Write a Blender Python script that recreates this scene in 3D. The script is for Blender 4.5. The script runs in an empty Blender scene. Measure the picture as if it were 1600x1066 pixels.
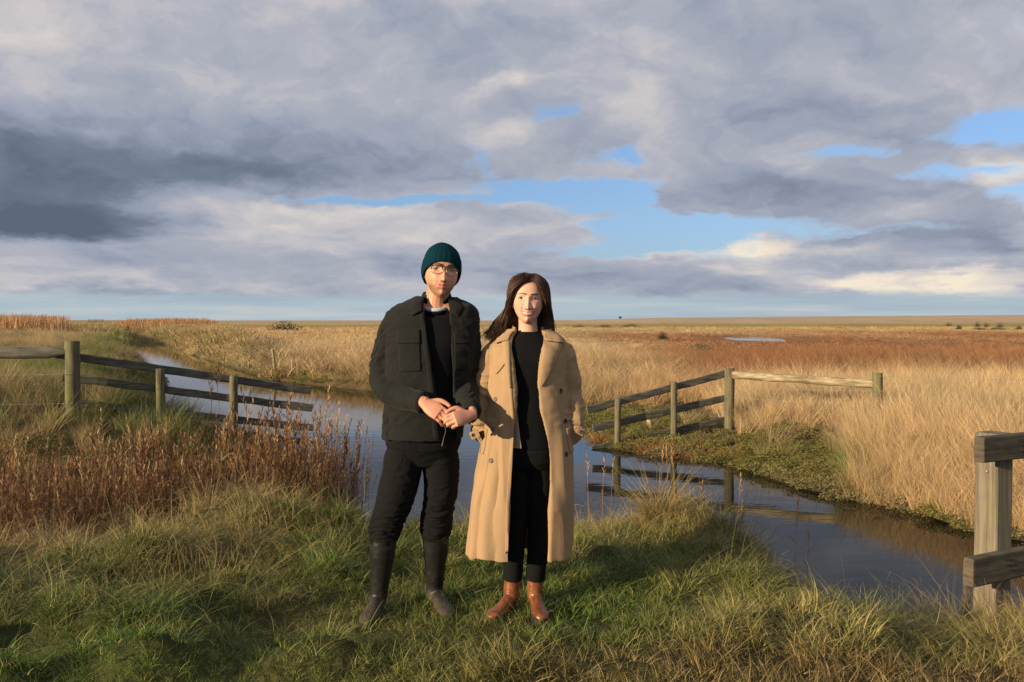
import bpy, bmesh, math, random
import numpy as np
from mathutils import Vector, Matrix, Quaternion
C = bpy.context.scene.collection
R = math.radians
random.seed(7)
rng = np.random.default_rng(11)

# ---------------------------------------------------------------- camera, sky, sun, exposure
FPX, HZ, CAMZ, ZW = 1400.0, 500.0, 1.46, -0.60     # focal length in photo pixels, horizon row, eye height, water level
PITCH = math.atan((533 - HZ) / FPX)
cam_d = bpy.data.cameras.new('camera')
cam = bpy.data.objects.new('camera', cam_d); C.objects.link(cam)
cam_d.sensor_width = 36.0; cam_d.lens = 36.0 * FPX / 1600.0
cam_d.clip_start = 0.05; cam_d.clip_end = 8000
cam.location = (0, 0, CAMZ); cam.rotation_euler = (math.pi / 2 - PITCH, 0, 0)
bpy.context.scene.camera = cam

def at(px, py, Y):
    """world point at depth Y seen at photo pixel (px, py)"""
    u = (px - 800) / FPX; v = (533 - py) / FPX
    d = (u, math.cos(PITCH) + v * math.sin(PITCH), -math.sin(PITCH) + v * math.cos(PITCH))
    k = Y / d[1]
    return Vector((d[0] * k, Y, CAMZ + d[2] * k))

SUN_AZ, SUN_EL = 57.0, 13.0       # light travels SUN_AZ degrees to the right of +Y, coming down at SUN_EL
sd = bpy.data.lights.new('sun', 'SUN'); sun = bpy.data.objects.new('sun', sd); C.objects.link(sun)
sd.energy = 5.0; sd.angle = R(0.55); sd.color = (1.0, 0.78, 0.52)
trav = Vector((math.sin(R(SUN_AZ)) * math.cos(R(SUN_EL)), math.cos(R(SUN_AZ)) * math.cos(R(SUN_EL)), -math.sin(R(SUN_EL))))
sun.rotation_euler = trav.to_track_quat('-Z', 'Y').to_euler()

world = bpy.data.worlds.new('World'); bpy.context.scene.world = world; world.use_nodes = True
NT = world.node_tree; NT.nodes.clear()
class G:
    """tiny helper for building node graphs"""
    def __init__(s, nt): s.nt = nt
    def n(s, t, **k):
        nd = s.nt.nodes.new(t)
        for a, b in k.items(): setattr(nd, a, b)
        return nd
    def put(s, sock, v):
        if isinstance(v, bpy.types.NodeSocket): s.nt.links.new(v, sock)
        else: sock.default_value = v
    def m(s, op, a, b=0.0, c=None, clamp=False):
        nd = s.n('ShaderNodeMath', operation=op, use_clamp=clamp)
        s.put(nd.inputs[0], a); s.put(nd.inputs[1], b)
        if c is not None: s.put(nd.inputs[2], c)
        return nd.outputs[0]
    def v(s, op, a, b=(0, 0, 0)):
        nd = s.n('ShaderNodeVectorMath', operation=op)
        s.put(nd.inputs[0], a); s.put(nd.inputs[1], b)
        return nd.outputs['Value'] if op in ('DOT_PRODUCT', 'LENGTH') else nd.outputs[0]
    def comb(s, x, y, z=0.0):
        nd = s.n('ShaderNodeCombineXYZ'); s.put(nd.inputs[0], x); s.put(nd.inputs[1], y); s.put(nd.inputs[2], z)
        return nd.outputs[0]
    def sep(s, a):
        nd = s.n('ShaderNodeSeparateXYZ'); s.put(nd.inputs[0], a); return nd.outputs
    def noise(s, vec, scale, det=6, rough=0.55, dist=0.0, col=False):
        nd = s.n('ShaderNodeTexNoise'); s.put(nd.inputs['Vector'], vec)
        nd.inputs['Scale'].default_value = scale; nd.inputs['Detail'].default_value = det
        nd.inputs['Roughness'].default_value = rough; nd.inputs['Distortion'].default_value = dist
        return nd.outputs['Color' if col else 'Fac']
    def mix(s, f, a, b):
        nd = s.n('ShaderNodeMix', data_type='RGBA'); s.put(nd.inputs[0], f); s.put(nd.inputs[6], a); s.put(nd.inputs[7], b)
        return nd.outputs[2]
    def smooth(s, x, a, b, lo=0.0, hi=1.0):
        nd = s.n('ShaderNodeMapRange', interpolation_type='SMOOTHSTEP'); s.put(nd.inputs[0], x)
        nd.inputs[1].default_value = a; nd.inputs[2].default_value = b; nd.inputs[3].default_value = lo; nd.inputs[4].default_value = hi
        return nd.outputs[0]
    def ramp(s, x, stops):
        nd = s.n('ShaderNodeValToRGB'); s.put(nd.inputs[0], x); e = nd.color_ramp.elements
        while len(e) < len(stops): e.new(0.5)
        for k, (p, c) in enumerate(stops): e[k].position = p; e[k].color = (*c, 1)
        return nd.outputs[0]

def build_sky():
    g = G(NT)
    tc = g.n('ShaderNodeTexCoord')
    d = tc.outputs['Generated']
    x, y, z = g.sep(d)[:]
    az = g.m('ARCTAN2', x, y)
    el = g.m('ARCSINE', z)
    sky = g.n('ShaderNodeTexSky', sky_type='NISHITA')
    sky.sun_disc = False; sky.sun_elevation = R(SUN_EL); sky.sun_rotation = R(180 + SUN_AZ)
    sky.dust_density = 1.2; sky.ozone_density = 1.5; sky.altitude = 0
    clear = g.v('MULTIPLY', sky.outputs[0], (0.085, 0.092, 0.118))
    clear = g.v('ADD', clear, (0.06, 0.14, 0.27))
    p0 = g.comb(g.m('MULTIPLY', az, 1.0), g.m('MULTIPLY', el, 2.2))
    # clouds seen flatter towards the horizon
    ely = g.m('ADD', g.m('MULTIPLY', g.m('SUBTRACT', 1.0, g.m('EXPONENT', g.m('MULTIPLY', el, -8.3))), 1.05), g.m('MULTIPLY', el, 3.4))
    pc = g.comb(g.m('MULTIPLY', az, 2.6), ely)
    warp = g.v('SUBTRACT', g.noise(pc, 2.2, 5, 0.6, col=True), (0.5, 0.5, 0.5))
    warp2 = g.v('SUBTRACT', g.noise(pc, 9.0, 4, 0.6, col=True), (0.5, 0.5, 0.5))
    q = g.comb(az, el)
    q = g.v('ADD', q, g.v('MULTIPLY', warp, (0.17, 0.055, 0)))
    q = g.v('ADD', q, g.v('MULTIPLY', warp2, (0.035, 0.02, 0)))
    pw = g.v('ADD', pc, g.v('MULTIPLY', warp, (0.5, 0.5, 0)))
    def blob(px, py, ex, ey, amp, hard=1.0):
        a = math.atan((px - 800) / FPX); e = math.atan((HZ - py) / FPX * math.cos(a))
        s = g.v('MULTIPLY', g.v('SUBTRACT', q, (a, e, 0)), (FPX / ex, FPX / ey, 0))
        r2 = g.v('DOT_PRODUCT', s, s)
        if hard != 1.0: r2 = g.m('POWER', r2, hard)
        return g.m('MULTIPLY', g.m('EXPONENT', g.m('MULTIPLY', r2, -1.0)), amp)
    def total(base, blobs):
        t = base
        for b in blobs: t = g.m('ADD', t, blob(*b))
        return t
    n1 = g.noise(pw, 1.9, 7, 0.52)
    n2 = g.noise(g.v('ADD', pw, (-0.10, -0.14, 0.0)), 1.9, 7, 0.52)
    relief = g.m('SUBTRACT', n2, n1)
    nf = g.noise(pw, 4.6, 7, 0.58)
    nf2 = g.noise(g.v('ADD', pw, (-0.03, -0.07, 0)), 4.6, 7, 0.58)
    relief2 = g.m('SUBTRACT', nf2, nf)
    # how much of the blue is covered
    cover = total(g.m('MULTIPLY_ADD', n1, 0.9, 0.42), [
        (930, 302, 90, 22, -1.05, 1.5), (1010, 362, 90, 30, -0.80, 1.4), (820, 290, 90, 22, -0.55), (860, 185, 45, 22, -0.62),
        (1120, 348, 160, 20, -0.62, 1.4), (700, 318, 130, 9, -0.5), (480, 309, 230, 6, -0.55), (1545, 188, 80, 20, -0.8),
        (1490, 215, 75, 18, -0.5), (1310, 243, 60, 12, -0.5), (1470, 275, 90, 12, -0.5), (1590, 310, 60, 18, -0.45), (950, 240, 60, 12, -0.55),
        (900, 392, 150, 10, -0.5), (740, 240, 30, 26, -0.45), (1380, 355, 120, 10, -0.35), (1180, 262, 40, 8, -0.25),
        (1280, 405, 400, 5, -0.12), (100, 330, 330, 110, 0.5), (1200, 170, 300, 90, 0.35), (500, 120, 400, 80, 0.3), (600, 390, 260, 30, 0.25)])
    cover = g.m('ADD', cover, g.m('MULTIPLY', g.m('SUBTRACT', nf, 0.5), 0.95))
    cover = g.smooth(cover, 0.36, 0.80)
    # darkness of the cloud: 0 sunlit white, 1 heavy grey
    shade = total(g.m('MULTIPLY_ADD', g.m('SUBTRACT', n1, 0.5), 0.55, 0.47), [
        (90, 290, 170, 80, 0.46, 1.4), (150, 352, 130, 30, 0.30, 1.8), (40, 330, 120, 40, 0.15), (380, 255, 260, 45, 0.27), (600, 215, 240, 50, 0.17),
        (160, 190, 140, 40, 0.12), (1230, 275, 250, 42, 0.18), (1500, 120, 250, 90, 0.10), (1060, 60, 300, 70, 0.05),
        (560, 415, 260, 18, 0.15), (900, 435, 220, 16, 0.16), (1250, 350, 60, 10, 0.10), (1250, 330, 30, 8, 0.1), (100, 452, 160, 9, 0.20), (260, 462, 120, 7, 0.15),
        (1560, 360, 160, 30, 0.13), (1480, 465, 120, 8, 0.15), (1200, 455, 200, 8, 0.10), (760, 345, 140, 20, 0.02), (1350, 305, 120, 12, 0.1),
        (250, 90, 200, 90, -0.10), (20, 10, 90, 50, -0.22), (790, 143, 55, 20, -0.26), (805, 207, 55, 20, -0.30), (310, 135, 60, 30, -0.12),
        (1010, 130, 110, 40, -0.13), (1000, 255, 120, 30, -0.13), (1258, 253, 30, 14, -0.25), (1575, 270, 55, 24, -0.30, 1.6), (500, 328, 190, 12, -0.22),
        (430, 345, 170, 24, -0.20), (1180, 382, 95, 20, -0.38, 1.7), (1060, 395, 140, 12, -0.18), (1380, 440, 110, 15, -0.45, 1.8), (1540, 440, 70, 13, -0.36, 1.6), (1130, 428, 60, 9, -0.25),
        (60, 385, 120, 14, -0.16), (700, 370, 180, 20, -0.10), (800, 360, 60, 20, -0.12), (420, 447, 200, 10, -0.15), (10, 435, 60, 10, -0.15), (1350, 385, 60, 12, -0.2)])
    shade = g.m('ADD', shade, g.m('MULTIPLY', relief, -0.50))
    shade = g.m('ADD', shade, g.m('MULTIPLY', relief2, -0.42))
    # thin cloud is brighter
    shade = g.m('ADD', shade, g.m('MULTIPLY', g.m('SUBTRACT', 1.0, cover), -0.12))
    shade = g.m('MULTIPLY_ADD', shade, .84, .045)
    cl = g.ramp(shade, [(0.0, (0.93, 0.82, 0.66)), (0.22, (0.66, 0.615, 0.60)), (0.40, (0.45, 0.465, 0.53)), (0.58, (0.32, 0.36, 0.455)),
                        (0.78, (0.175, 0.215, 0.29)), (1.0, (0.11, 0.14, 0.195))])
    col = g.mix(cover, clear, cl)
    # pale band of far, thin cloud over the horizon
    hz_n = g.noise(g.comb(g.m('MULTIPLY', az, 3.0), g.m('MULTIPLY', el, 55.0)), 1.2, 5, 0.6)
    hzcol = g.ramp(hz_n, [(0.3, (0.35, 0.44, 0.54)), (0.5, (0.43, 0.53, 0.59)), (0.66, (0.56, 0.60, 0.60))])
    wob = g.m('MULTIPLY', g.m('SUBTRACT', nf, 0.5), 0.016)
    f = g.smooth(g.m('ADD', el, wob), 0.022, 0.032, 1.0, 0.0)
    col = g.mix(g.m('MULTIPLY', f, 0.93), col, hzcol)
    # below the horizon
    bg = g.n('ShaderNodeBackground'); g.put(bg.inputs[0], col); bg.inputs[1].default_value = 0.645
    out = g.n('ShaderNodeOutputWorld'); g.nt.links.new(bg.outputs[0], out.inputs[0])
build_sky()
world.cycles.sampling_method = 'MANUAL'; world.cycles.sample_map_resolution = 512

S = bpy.context.scene
S.view_settings.view_transform = 'Standard'; S.view_settings.look = 'None'
S.view_settings.exposure = 0.62; S.view_settings.gamma = 1.0
S.cycles.max_bounces = 6; S.cycles.diffuse_bounces = 3; S.cycles.glossy_bounces = 3; S.cycles.transmission_bounces = 3; S.cycles.transparent_max_bounces = 6

# ---------------------------------------------------------------- helpers
def tag(o, label=None, cat=None, group=None, kind=None):
    if label: o['label'] = label
    if cat: o['category'] = cat
    if group: o['group'] = group
    if kind: o['kind'] = kind
    return o
def empty(name, loc=(0, 0, 0)):
    o = bpy.data.objects.new(name, None); o.empty_display_size = 0.1
    C.objects.link(o); o.location = loc; return o
def link_mesh(name, me, mat=None, parent=None):
    o = bpy.data.objects.new(name, me); C.objects.link(o)
    if mat is not None: me.materials.append(mat)
    if parent is not None:
        o.parent = parent
        if parent.type == 'EMPTY': o.matrix_parent_inverse = Matrix.Translation(-Vector(parent.location))
    return o
def mesh_np(name, V, F, smooth=True):
    me = bpy.data.meshes.new(name)
    V = np.asarray(V, dtype=np.float32).reshape(-1, 3)
    if isinstance(F, np.ndarray) and F.ndim == 2:
        n, k = F.shape
        me.vertices.add(len(V)); me.vertices.foreach_set('co', V.ravel())
        me.loops.add(n * k); me.loops.foreach_set('vertex_index', F.astype(np.int32).ravel())
        me.polygons.add(n); me.polygons.foreach_set('loop_start', np.arange(0, n * k, k, dtype=np.int32))
        me.polygons.foreach_set('loop_total', np.full(n, k, dtype=np.int32))
        me.update(calc_edges=True)
    else:
        me.from_pydata([tuple(v) for v in V.tolist()], [], [tuple(int(i) for i in f) for f in F]); me.update()
    me.polygons.foreach_set('use_smooth', np.full(len(me.polygons), smooth))
    return me
def hash3(ix, iy, iz):
    h = (ix * 374761393 + iy * 668265263 + iz * 1274126177) & 0xffffffff
    h = ((h ^ (h >> 13)) * 1103515245) & 0xffffffff
    h = (h ^ (h >> 16)) & 0xffffff
    return h / float(0xffffff)
def vnoise(P, scale=1.0, seed=0):
    P = np.asarray(P, dtype=np.float64) * scale + seed * 17.31
    i = np.floor(P).astype(np.int64); f = P - i; f = f * f * f * (f * (f * 6 - 15) + 10)
    out = 0
    for dx in (0, 1):
        for dy in (0, 1):
            for dz in (0, 1):
                w = (f[:, 0] if dx else 1 - f[:, 0]) * (f[:, 1] if dy else 1 - f[:, 1]) * (f[:, 2] if dz else 1 - f[:, 2])
                out = out + w * hash3(i[:, 0] + dx, i[:, 1] + dy, i[:, 2] + dz)
    return out * 2 - 1
def fbm(P, scale=1.0, oct=4, seed=0, gain=0.5):
    a, t, n = 1.0, 0.0, 0.0
    for k in range(oct):
        t = t + a * vnoise(P, scale * 2 ** k, seed + k); n += a; a *= gain
    return t / n
def fbm2(x, y, scale, oct=4, seed=0):
    x = np.asarray(x, dtype=float); y = np.asarray(y, dtype=float)
    return fbm(np.stack([x.ravel(), y.ravel(), np.zeros(x.size)], 1), scale, oct, seed).reshape(x.shape)
def sstep(x, a, b):
    t = np.clip((np.asarray(x, dtype=float) - a) / (b - a), 0, 1); return t * t * (3 - 2 * t)

def mat(name, col=(0.5, 0.5, 0.5), rough=0.8, spec=0.3, metal=0.0, build=None, sheen=0.0):
    m = bpy.data.materials.new(name); m.use_nodes = True
    g = G(m.node_tree); b = m.node_tree.nodes['Principled BSDF']
    b.inputs['Base Color'].default_value = (*col, 1); b.inputs['Roughness'].default_value = rough
    b.inputs['Specular IOR Level'].default_value = spec; b.inputs['Metallic'].default_value = metal
    if sheen: b.inputs['Sheen Weight'].default_value = sheen; b.inputs['Sheen Roughness'].default_value = 0.5
    if build: build(g, b)
    return m
def bump(g, b, h, strength=0.5, dist=0.01):
    nd = g.n('ShaderNodeBump'); g.put(nd.inputs['Height'], h); nd.inputs['Strength'].default_value = strength; nd.inputs['Distance'].default_value = dist
    g.nt.links.new(nd.outputs[0], b.inputs['Normal'])
def objco(g): return g.n('ShaderNodeNewGeometry').outputs['Position']
# ---------------------------------------------------------------- land and water
WATER = np.array([(-47, 112), (-38.5, 91), (-29, 75), (-18.2, 51.5), (-11.3, 37), (-8.4, 31), (-6.5, 28.6), (-4.2, 26), (-1.8, 23), (0.2, 20),
    (1.4, 17.2), (1.45, 15.4), (1.55, 14.3), (1.8, 13.7), (2.2, 13.35), (2.75, 13.1), (3.15, 12.6), (3.35, 11.8), (3.55, 10.9), (3.8, 10.2), (4.2, 9.7), (4.4, 9.2),
    (4.5, 8.7), (4.85, 8.2), (6.5, 7.6), (9, 7.2), (12, 7.0), (12, 4.6), (9, 4.9), (6, 5.3), (4.2, 5.35), (3.3, 5.4), (2.75, 5.5), (2.4, 5.8), (2.05, 6.3), (1.75, 6.75), (1.3, 7.1), (.6, 7.3),
    (-.5, 7.4), (-1.4, 7.6), (-2.3, 7.3), (-3.5, 6.9), (-5, 6.7), (-9, 6.8), (-14, 7), (-14, 9.4), (-9, 9.5), (-5.2, 9.8), (-3.4, 10.4), (-2.8, 11.3),
    (-2.95, 12.5), (-3.7, 13.6), (-5.4, 15.2), (-7.8, 19), (-11.2, 28.8), (-14.4, 36), (-18.6, 44), (-27.5, 64), (-37.6, 87), (-48.5, 111)])
POND = np.array([(23.4, 98), (24.6, 106), (29.5, 113), (31.5, 108), (29.4, 98), (26.4, 86), (24.4, 83), (22.4, 88)])
def sdist(x, y, poly):
    """signed distance to a polygon, negative inside"""
    x = np.asarray(x, float); y = np.asarray(y, float)
    best = np.full(x.shape, 1e9); inside = np.zeros(x.shape, bool)
    n = len(poly)
    for i in range(n):
        ax, ay = poly[i]; bx, by = poly[(i + 1) % n]
        dx, dy = bx - ax, by - ay
        t = np.clip(((x - ax) * dx + (y - ay) * dy) / (dx * dx + dy * dy), 0, 1)
        best = np.minimum(best, (x - ax - t * dx) ** 2 + (y - ay - t * dy) ** 2)
        c = ((ay > y) != (by > y)) & (x < (bx - ax) * (y - ay) / (by - ay + 1e-12) + ax)
        inside ^= c
    return np.where(inside, -1, 1) * np.sqrt(best)
HUMPS = [(-3.65, 3.95, .52, .32, .22), (-3.9, 3.05, .50, .4, .26), (-4.3, 5.0, .34, .35, .22), (-2.12, 5.12, .22, .26, .22), (-1.62, 5.78, .20, .36, .20), (-1.1, 5.6, .10, .25, .2), (-2.0, 4.22, .11, .26, .16), (-2.75, 4.55, .13, .34, .2), (-1.75, 3.78, .08, .28, .14), (-1.2, 4.55, .07, .2, .15), (1.62, 5.62, .12, .25, .2), (-.95, 6.3, .07, .35, .3), (-.3, 6.2, .06, .4, .3), (.5, 6.2, .08, .5, .3), (1.12, 6.05, .26, .28, .30), (1.45, 5.85, .14, .25, .3)]  # first three mounds are unseen, added to throw shade over the left turf
_r = random.Random(5)
for _k in range(400):                                             # smaller tussocks strewn over the near bank
    if len(HUMPS) > 74: break
    _x = _r.uniform(-3.6, 3.2); _y = _r.uniform(3.4, 6.6)
    if abs(_x) > .62 * _y + .3 or ((_x + .25) / 1.15) ** 2 + ((_y - 4.35) / .62) ** 2 < 1 or (_x > .1 and _y < 4.1) or (_x > 1.3 and _y > 5.1): continue
    if any(math.hypot(_x - h[0], _y - h[1]) < .26 for h in HUMPS): continue
    _s = _r.uniform(.12, .22); HUMPS.append((_x, _y, _r.uniform(.07, .19) * (1.0 if _x < -.8 else .55), _s, _s * _r.uniform(.7, 1.0)))
def land(x, y):
    x = np.asarray(x, float); y = np.asarray(y, float)
    dw = sdist(x, y, WATER) + 0.16 * fbm2(x, y, 1.1, 3, 5) * sstep(y, 3, 6)
    dp = sdist(x, y, POND)
    near = 1 - sstep(y, 8.0, 9.0)
    # base level of the ground away from the water
    left = (x < -1.5 + -.35 * (y - 12)).astype(float) * (y > 8.5)
    dyke = .03 + .42 * sstep(-x, 3.3, 5.8) + .22 * sstep(y, 14, 40)
    cross = (x * .89 + y * .45)                                      # across the channel
    marsh = -.13 - .30 * sstep(y, 34, 60) * (1 - sstep(y, 120, 165)) * sstep(x + .1 * y, 0, 12) - .05 * sstep(x, 1, 4) * (1 - sstep(y, 20, 34))
    marsh = marsh + .10 * fbm2(x, y, .12, 3, 9) * sstep(y, 12, 24)
    fz = sstep(x, .6, 1.2) * (1 - sstep(x - .10 * (y - 14), 3.3, 4.3)) * sstep(y, 12.6, 13.2) * (1 - sstep(y, 18, 22)); marsh = marsh * (1 - fz) - .46 * fz
    mz = sstep(y, 9.8, 10.4) * (1 - sstep(y, 13, 14)) * sstep(x, 2.5, 3) * (1 - sstep(x / np.maximum(y, 1), .36, .43)); marsh = marsh - .16 * mz
    L = np.where(left > 0, dyke + .05 * fbm2(x, y, .35, 3, 2), marsh)
    nl = .07 * fbm2(x, y, 1.9, 4, 3) * (1 - .6 * sstep(x, 1.3, 2) * sstep(y, 4.6, 5.2)) * (1 - .75 * np.exp(-((x + .3) ** 2 / .9 + (y - 4.4) ** 2 / .5)))
    for hx, hy, hh, rx, ry in HUMPS: nl = nl + hh * np.exp(-((x - hx) / rx) ** 2 - ((y - hy) / ry) ** 2)
    nl = nl - .20 * sstep(-x, 1.7, 2.8) * sstep(y, 5.0, 5.9) - .17 * sstep(y, 5.7, 6.8) * (1 - sstep(-x, 1.5, 2)) - .14 * sstep(x, .9, 2.3) * sstep(y, 4.3, 5.4)
    L = L * (1 - near) + nl * near
    w = np.where(near > .5, .28 + .62 * sstep(x, 1.3, 1.9) * (1 - .6 * sstep(x, 2.3, 2.8)), np.where(left > 0, .9, np.where(x > 2.6, 1.1, 1.3)))
    w = np.where((left == 0) & (y > 18), 1.0, w)
    z = np.where(dw > 0, ZW + (L - ZW) * (1 - np.exp(-np.abs(dw) / w)), ZW - .35 * (1 - np.exp(-np.abs(dw) / .4)))
    z = z + np.where(dw > 0, .02 * fbm2(x, y, 3.0, 3, 21) * (1 - near), 0)
    z = np.where(dp < 3, np.minimum(z, ZW + np.clip(dp, -1, 3) * .06), z)
    # shingle ridge along the far right, low far ground elsewhere
    side = sstep(x / np.maximum(y, 1), .01, .20) * .45 + .55 * sstep(x / np.maximum(y, 1), .05, .75)
    z = z + sstep(y, 230, 420) * (1.2 + 3.0 * side + .25 * fbm2(x, y, .01, 3, 4) * side) * sstep(x / np.maximum(y, 1), -.02, .05)
    return z
LEVELS = None
def land_at(x, y): return float(land(np.array([x]), np.array([y]))[0])

gx = 1.5 * np.sinh(np.linspace(-7.55, 7.55, 640)); gy = 5.2 + 1.5 * np.sinh(np.linspace(-3.6, 8.1, 560))
GX, GY = np.meshgrid(gx, gy)
GZ = land(GX, GY)
V = np.stack([GX, GY, GZ], -1).reshape(-1, 3)
ny, nx = GX.shape
idx = np.arange(nx * ny).reshape(ny, nx)
Fq = np.stack([idx[:-1, :-1], idx[:-1, 1:], idx[1:, 1:], idx[1:, :-1]], -1).reshape(-1, 4)

def land_cols(x, y):
    """what grows or lies there: tint of the vegetation at a place (linear rgb)"""
    x = np.asarray(x, float); y = np.asarray(y, float)
    n1 = fbm2(x, y, .5, 4, 31); n2 = fbm2(x, y, .06, 4, 33); n3 = fbm2(x, y * .25, .05, 4, 35); n4 = fbm2(x, y, 1.8, 3, 36)
    green = np.array((.085, .165, .018)); straw = np.array((.58, .405, .205)); rust = np.array((.34, .15, .062)); olive = np.array((.20, .175, .07)); pale = np.array((.66, .50, .28))
    col = np.zeros(x.shape + (3,)) + straw
    def lay(c, w):
        nonlocal col
        w = np.clip(w, 0, 1)[..., None]; col = col * (1 - w) + c * w
    d = sdist(x, y, WATER)
    lay(pale, sstep(n2, .0, .35) * .7)
    lay(olive, sstep(n1, .12, .5) * .6)
    # strip beside the water is greener
    lay(olive, (1 - .8 * (x > .385 * y)) * (1 - sstep(d, .3, 2.0 + y * .03)) * sstep(y, 9, 12) * (.75 - .5 * sstep(y, 17, 22)))
    lay(green, (1 - sstep(d, .8, 2.2)) * sstep(y, 9, 10) * sstep(x, 2.4, 3.2) * (1 - sstep(y, 13, 16)) * sstep(n1, -.3, .2) * .85 * (x < .385 * y))
    lay(rust, (1 - sstep(d, .2, 1.2)) * (1 - sstep(x, 2.7, 3.4)) * sstep(x, 1.2, 1.6) * sstep(y, 12.5, 13.2) * (1 - sstep(y, 16, 18)) * .8)
    # rusty saltmarsh in the middle distance
    ang = x / np.maximum(y, 1)
    band = sstep(y, 18 + 6 * n2, 28 + 8 * n2) * (1 - sstep(y, 100 + 40 * n3, 150 + 30 * n3)) * sstep(ang + .1 * n2 + .0012 * (y - 30), .12, .24)
    lay(rust, band * (.85 + .4 * n3)); lay(olive * .8, band * sstep(n1, .15, .4) * .5)
    lay(straw, band * sstep(n3, .2, .45) * .6)
    far = sstep(y, 150, 180); lay(np.array((.34, .29, .09)), far * (1 - sstep(y, 240, 300)) * .8)
    lay(rust, sstep(-n3, .2, .4) * sstep(y, 110, 150) * (1 - sstep(y, 200, 240)) * .5)
    # dyke on the left
    dy = (x < -1.5 - .35 * (y - 12)) & (y > 9)
    lay(olive * 1.2, dy * sstep(n1 + n4 * .4, -.25, .2) * .75); lay(np.array((.10, .13, .035)), dy * (1 - sstep(y, 12.5, 16)) * sstep(n1 + .5 * n4, -.35, .1) * .8); lay(green, dy * sstep(fbm2(x, y, .8, 3, 38), .05, .35) * .7 * (1 - sstep(y, 20, 45)))
    path = np.abs((x + 1.9 + .42 * (y - 4) + 1.3)) ; lay(green, dy * (1 - sstep(path, .5, 1.1)) * sstep(y, 16, 20) * .5)
    # near bank turf
    nearm = (1 - sstep(y, 7.6, 8.2)) * (y < 8.5)
    ng = np.clip(.64 - .04 * sstep(x, 0, 1.5) + .9 * n1 + .35 * n4 - .12 * (x - .5) * (y < 6), 0, 1)
    turf = green * ng[..., None] + np.array((.36, .29, .11)) * (1 - ng[..., None])
    litter = (1 - sstep(y, 3.75, 4.15)) * sstep(x, -1.0, .4) * (.75 + .6 * n4)
    turf = turf * (1 - np.clip(litter, 0, 1)[..., None] * .8) + np.array((.23, .13, .055)) * np.clip(litter, 0, 1)[..., None] * .8
    w = nearm[..., None]; col = col * (1 - w) + turf * w
    return np.clip(col * .88, 0, 1)
cols = land_cols(GX, GY)
soil = np.array((.036, .030, .016))
wet = 1 - sstep(sdist(GX, GY, WATER), -.05, .25)
k_near = (1 - sstep(GY, 16, 60))[..., None]
gc = (cols * .85) * (1 - k_near * .78) + soil * k_near * .78
gc = gc * (1 - wet[..., None] * .6) + soil * wet[..., None] * .45
rdg = (sstep(GY, 265, 310) * sstep(GX / np.maximum(GY, 1), -.02, .05))[..., None]
shing = np.array((.44, .33, .215)) * (1 + .10 * fbm2(GX, GY * .3, .03, 4, 41))[..., None]
gc = gc * (1 - rdg) + shing * rdg
me = mesh_np('ground', V, Fq)
at_ = me.attributes.new('gcol', 'FLOAT_COLOR', 'POINT')
at_.data.foreach_set('color', np.concatenate([gc.reshape(-1, 3), np.ones((gc.shape[0] * gc.shape[1], 1))], 1).astype(np.float32).ravel())
def b_ground(g, b):
    a = g.n('ShaderNodeAttribute', attribute_name='gcol').outputs['Color']
    p = objco(g)
    x, y, z = g.sep(p)[:]
    n = g.noise(p, 1.1, 8, 0.68); n2 = g.noise(g.v('MULTIPLY', p, (1, .35, 1)), .09, 7, 0.6); n3 = g.noise(p, 14, 4, .6)
    f = g.m('ADD', g.m('MULTIPLY', n, .75), g.m('MULTIPLY', n2, .55))
    f = g.m('ADD', f, g.m('MULTIPLY', n3, .35))
    c = g.v('MULTIPLY', a, g.comb(f, f, f)); c = g.v('MULTIPLY', c, (1.25, 1.22, 1.15))
    g.put(b.inputs['Base Color'], c)
    bump(g, b, g.m('ADD', n, g.m('MULTIPLY', n3, .2)), .9, .18)
M_ground = mat('ground_earth', rough=.95, spec=.1, build=b_ground)
ground = link_mesh('ground', me, M_ground); tag(ground, kind='structure')

# water
wx = np.linspace(-60, 45, 106); wy = np.linspace(3.5, 125, 120)
WX, WY = np.meshgrid(wx, wy); wi = np.arange(WX.size).reshape(WX.shape)
Wf = np.stack([wi[:-1, :-1], wi[:-1, 1:], wi[1:, 1:], wi[1:, :-1]], -1).reshape(-1, 4)
def b_water(g, b):
    p = objco(g)
    n = g.noise(g.v('MULTIPLY', p, (1.0, 2.2, 1)), 1.6, 3, .5); n2 = g.noise(g.v('MULTIPLY', p, (1.0, 1.8, 1)), 9, 3, .5)
    patch = g.smooth(g.noise(p, .22, 3, .5), .42, .62)
    h = g.m('ADD', n, g.m('MULTIPLY', g.m('MULTIPLY', n2, .12), patch))
    bump(g, b, h, .10, .02)
    b.inputs['IOR'].default_value = 1.17
M_water = mat('dark_water', (.007, .0075, .006), rough=.02, spec=.5, build=b_water)
water = link_mesh('water', mesh_np('water', np.stack([WX, WY, np.full(WX.shape, ZW)], -1), Wf), M_water); tag(water, kind='structure')

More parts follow.
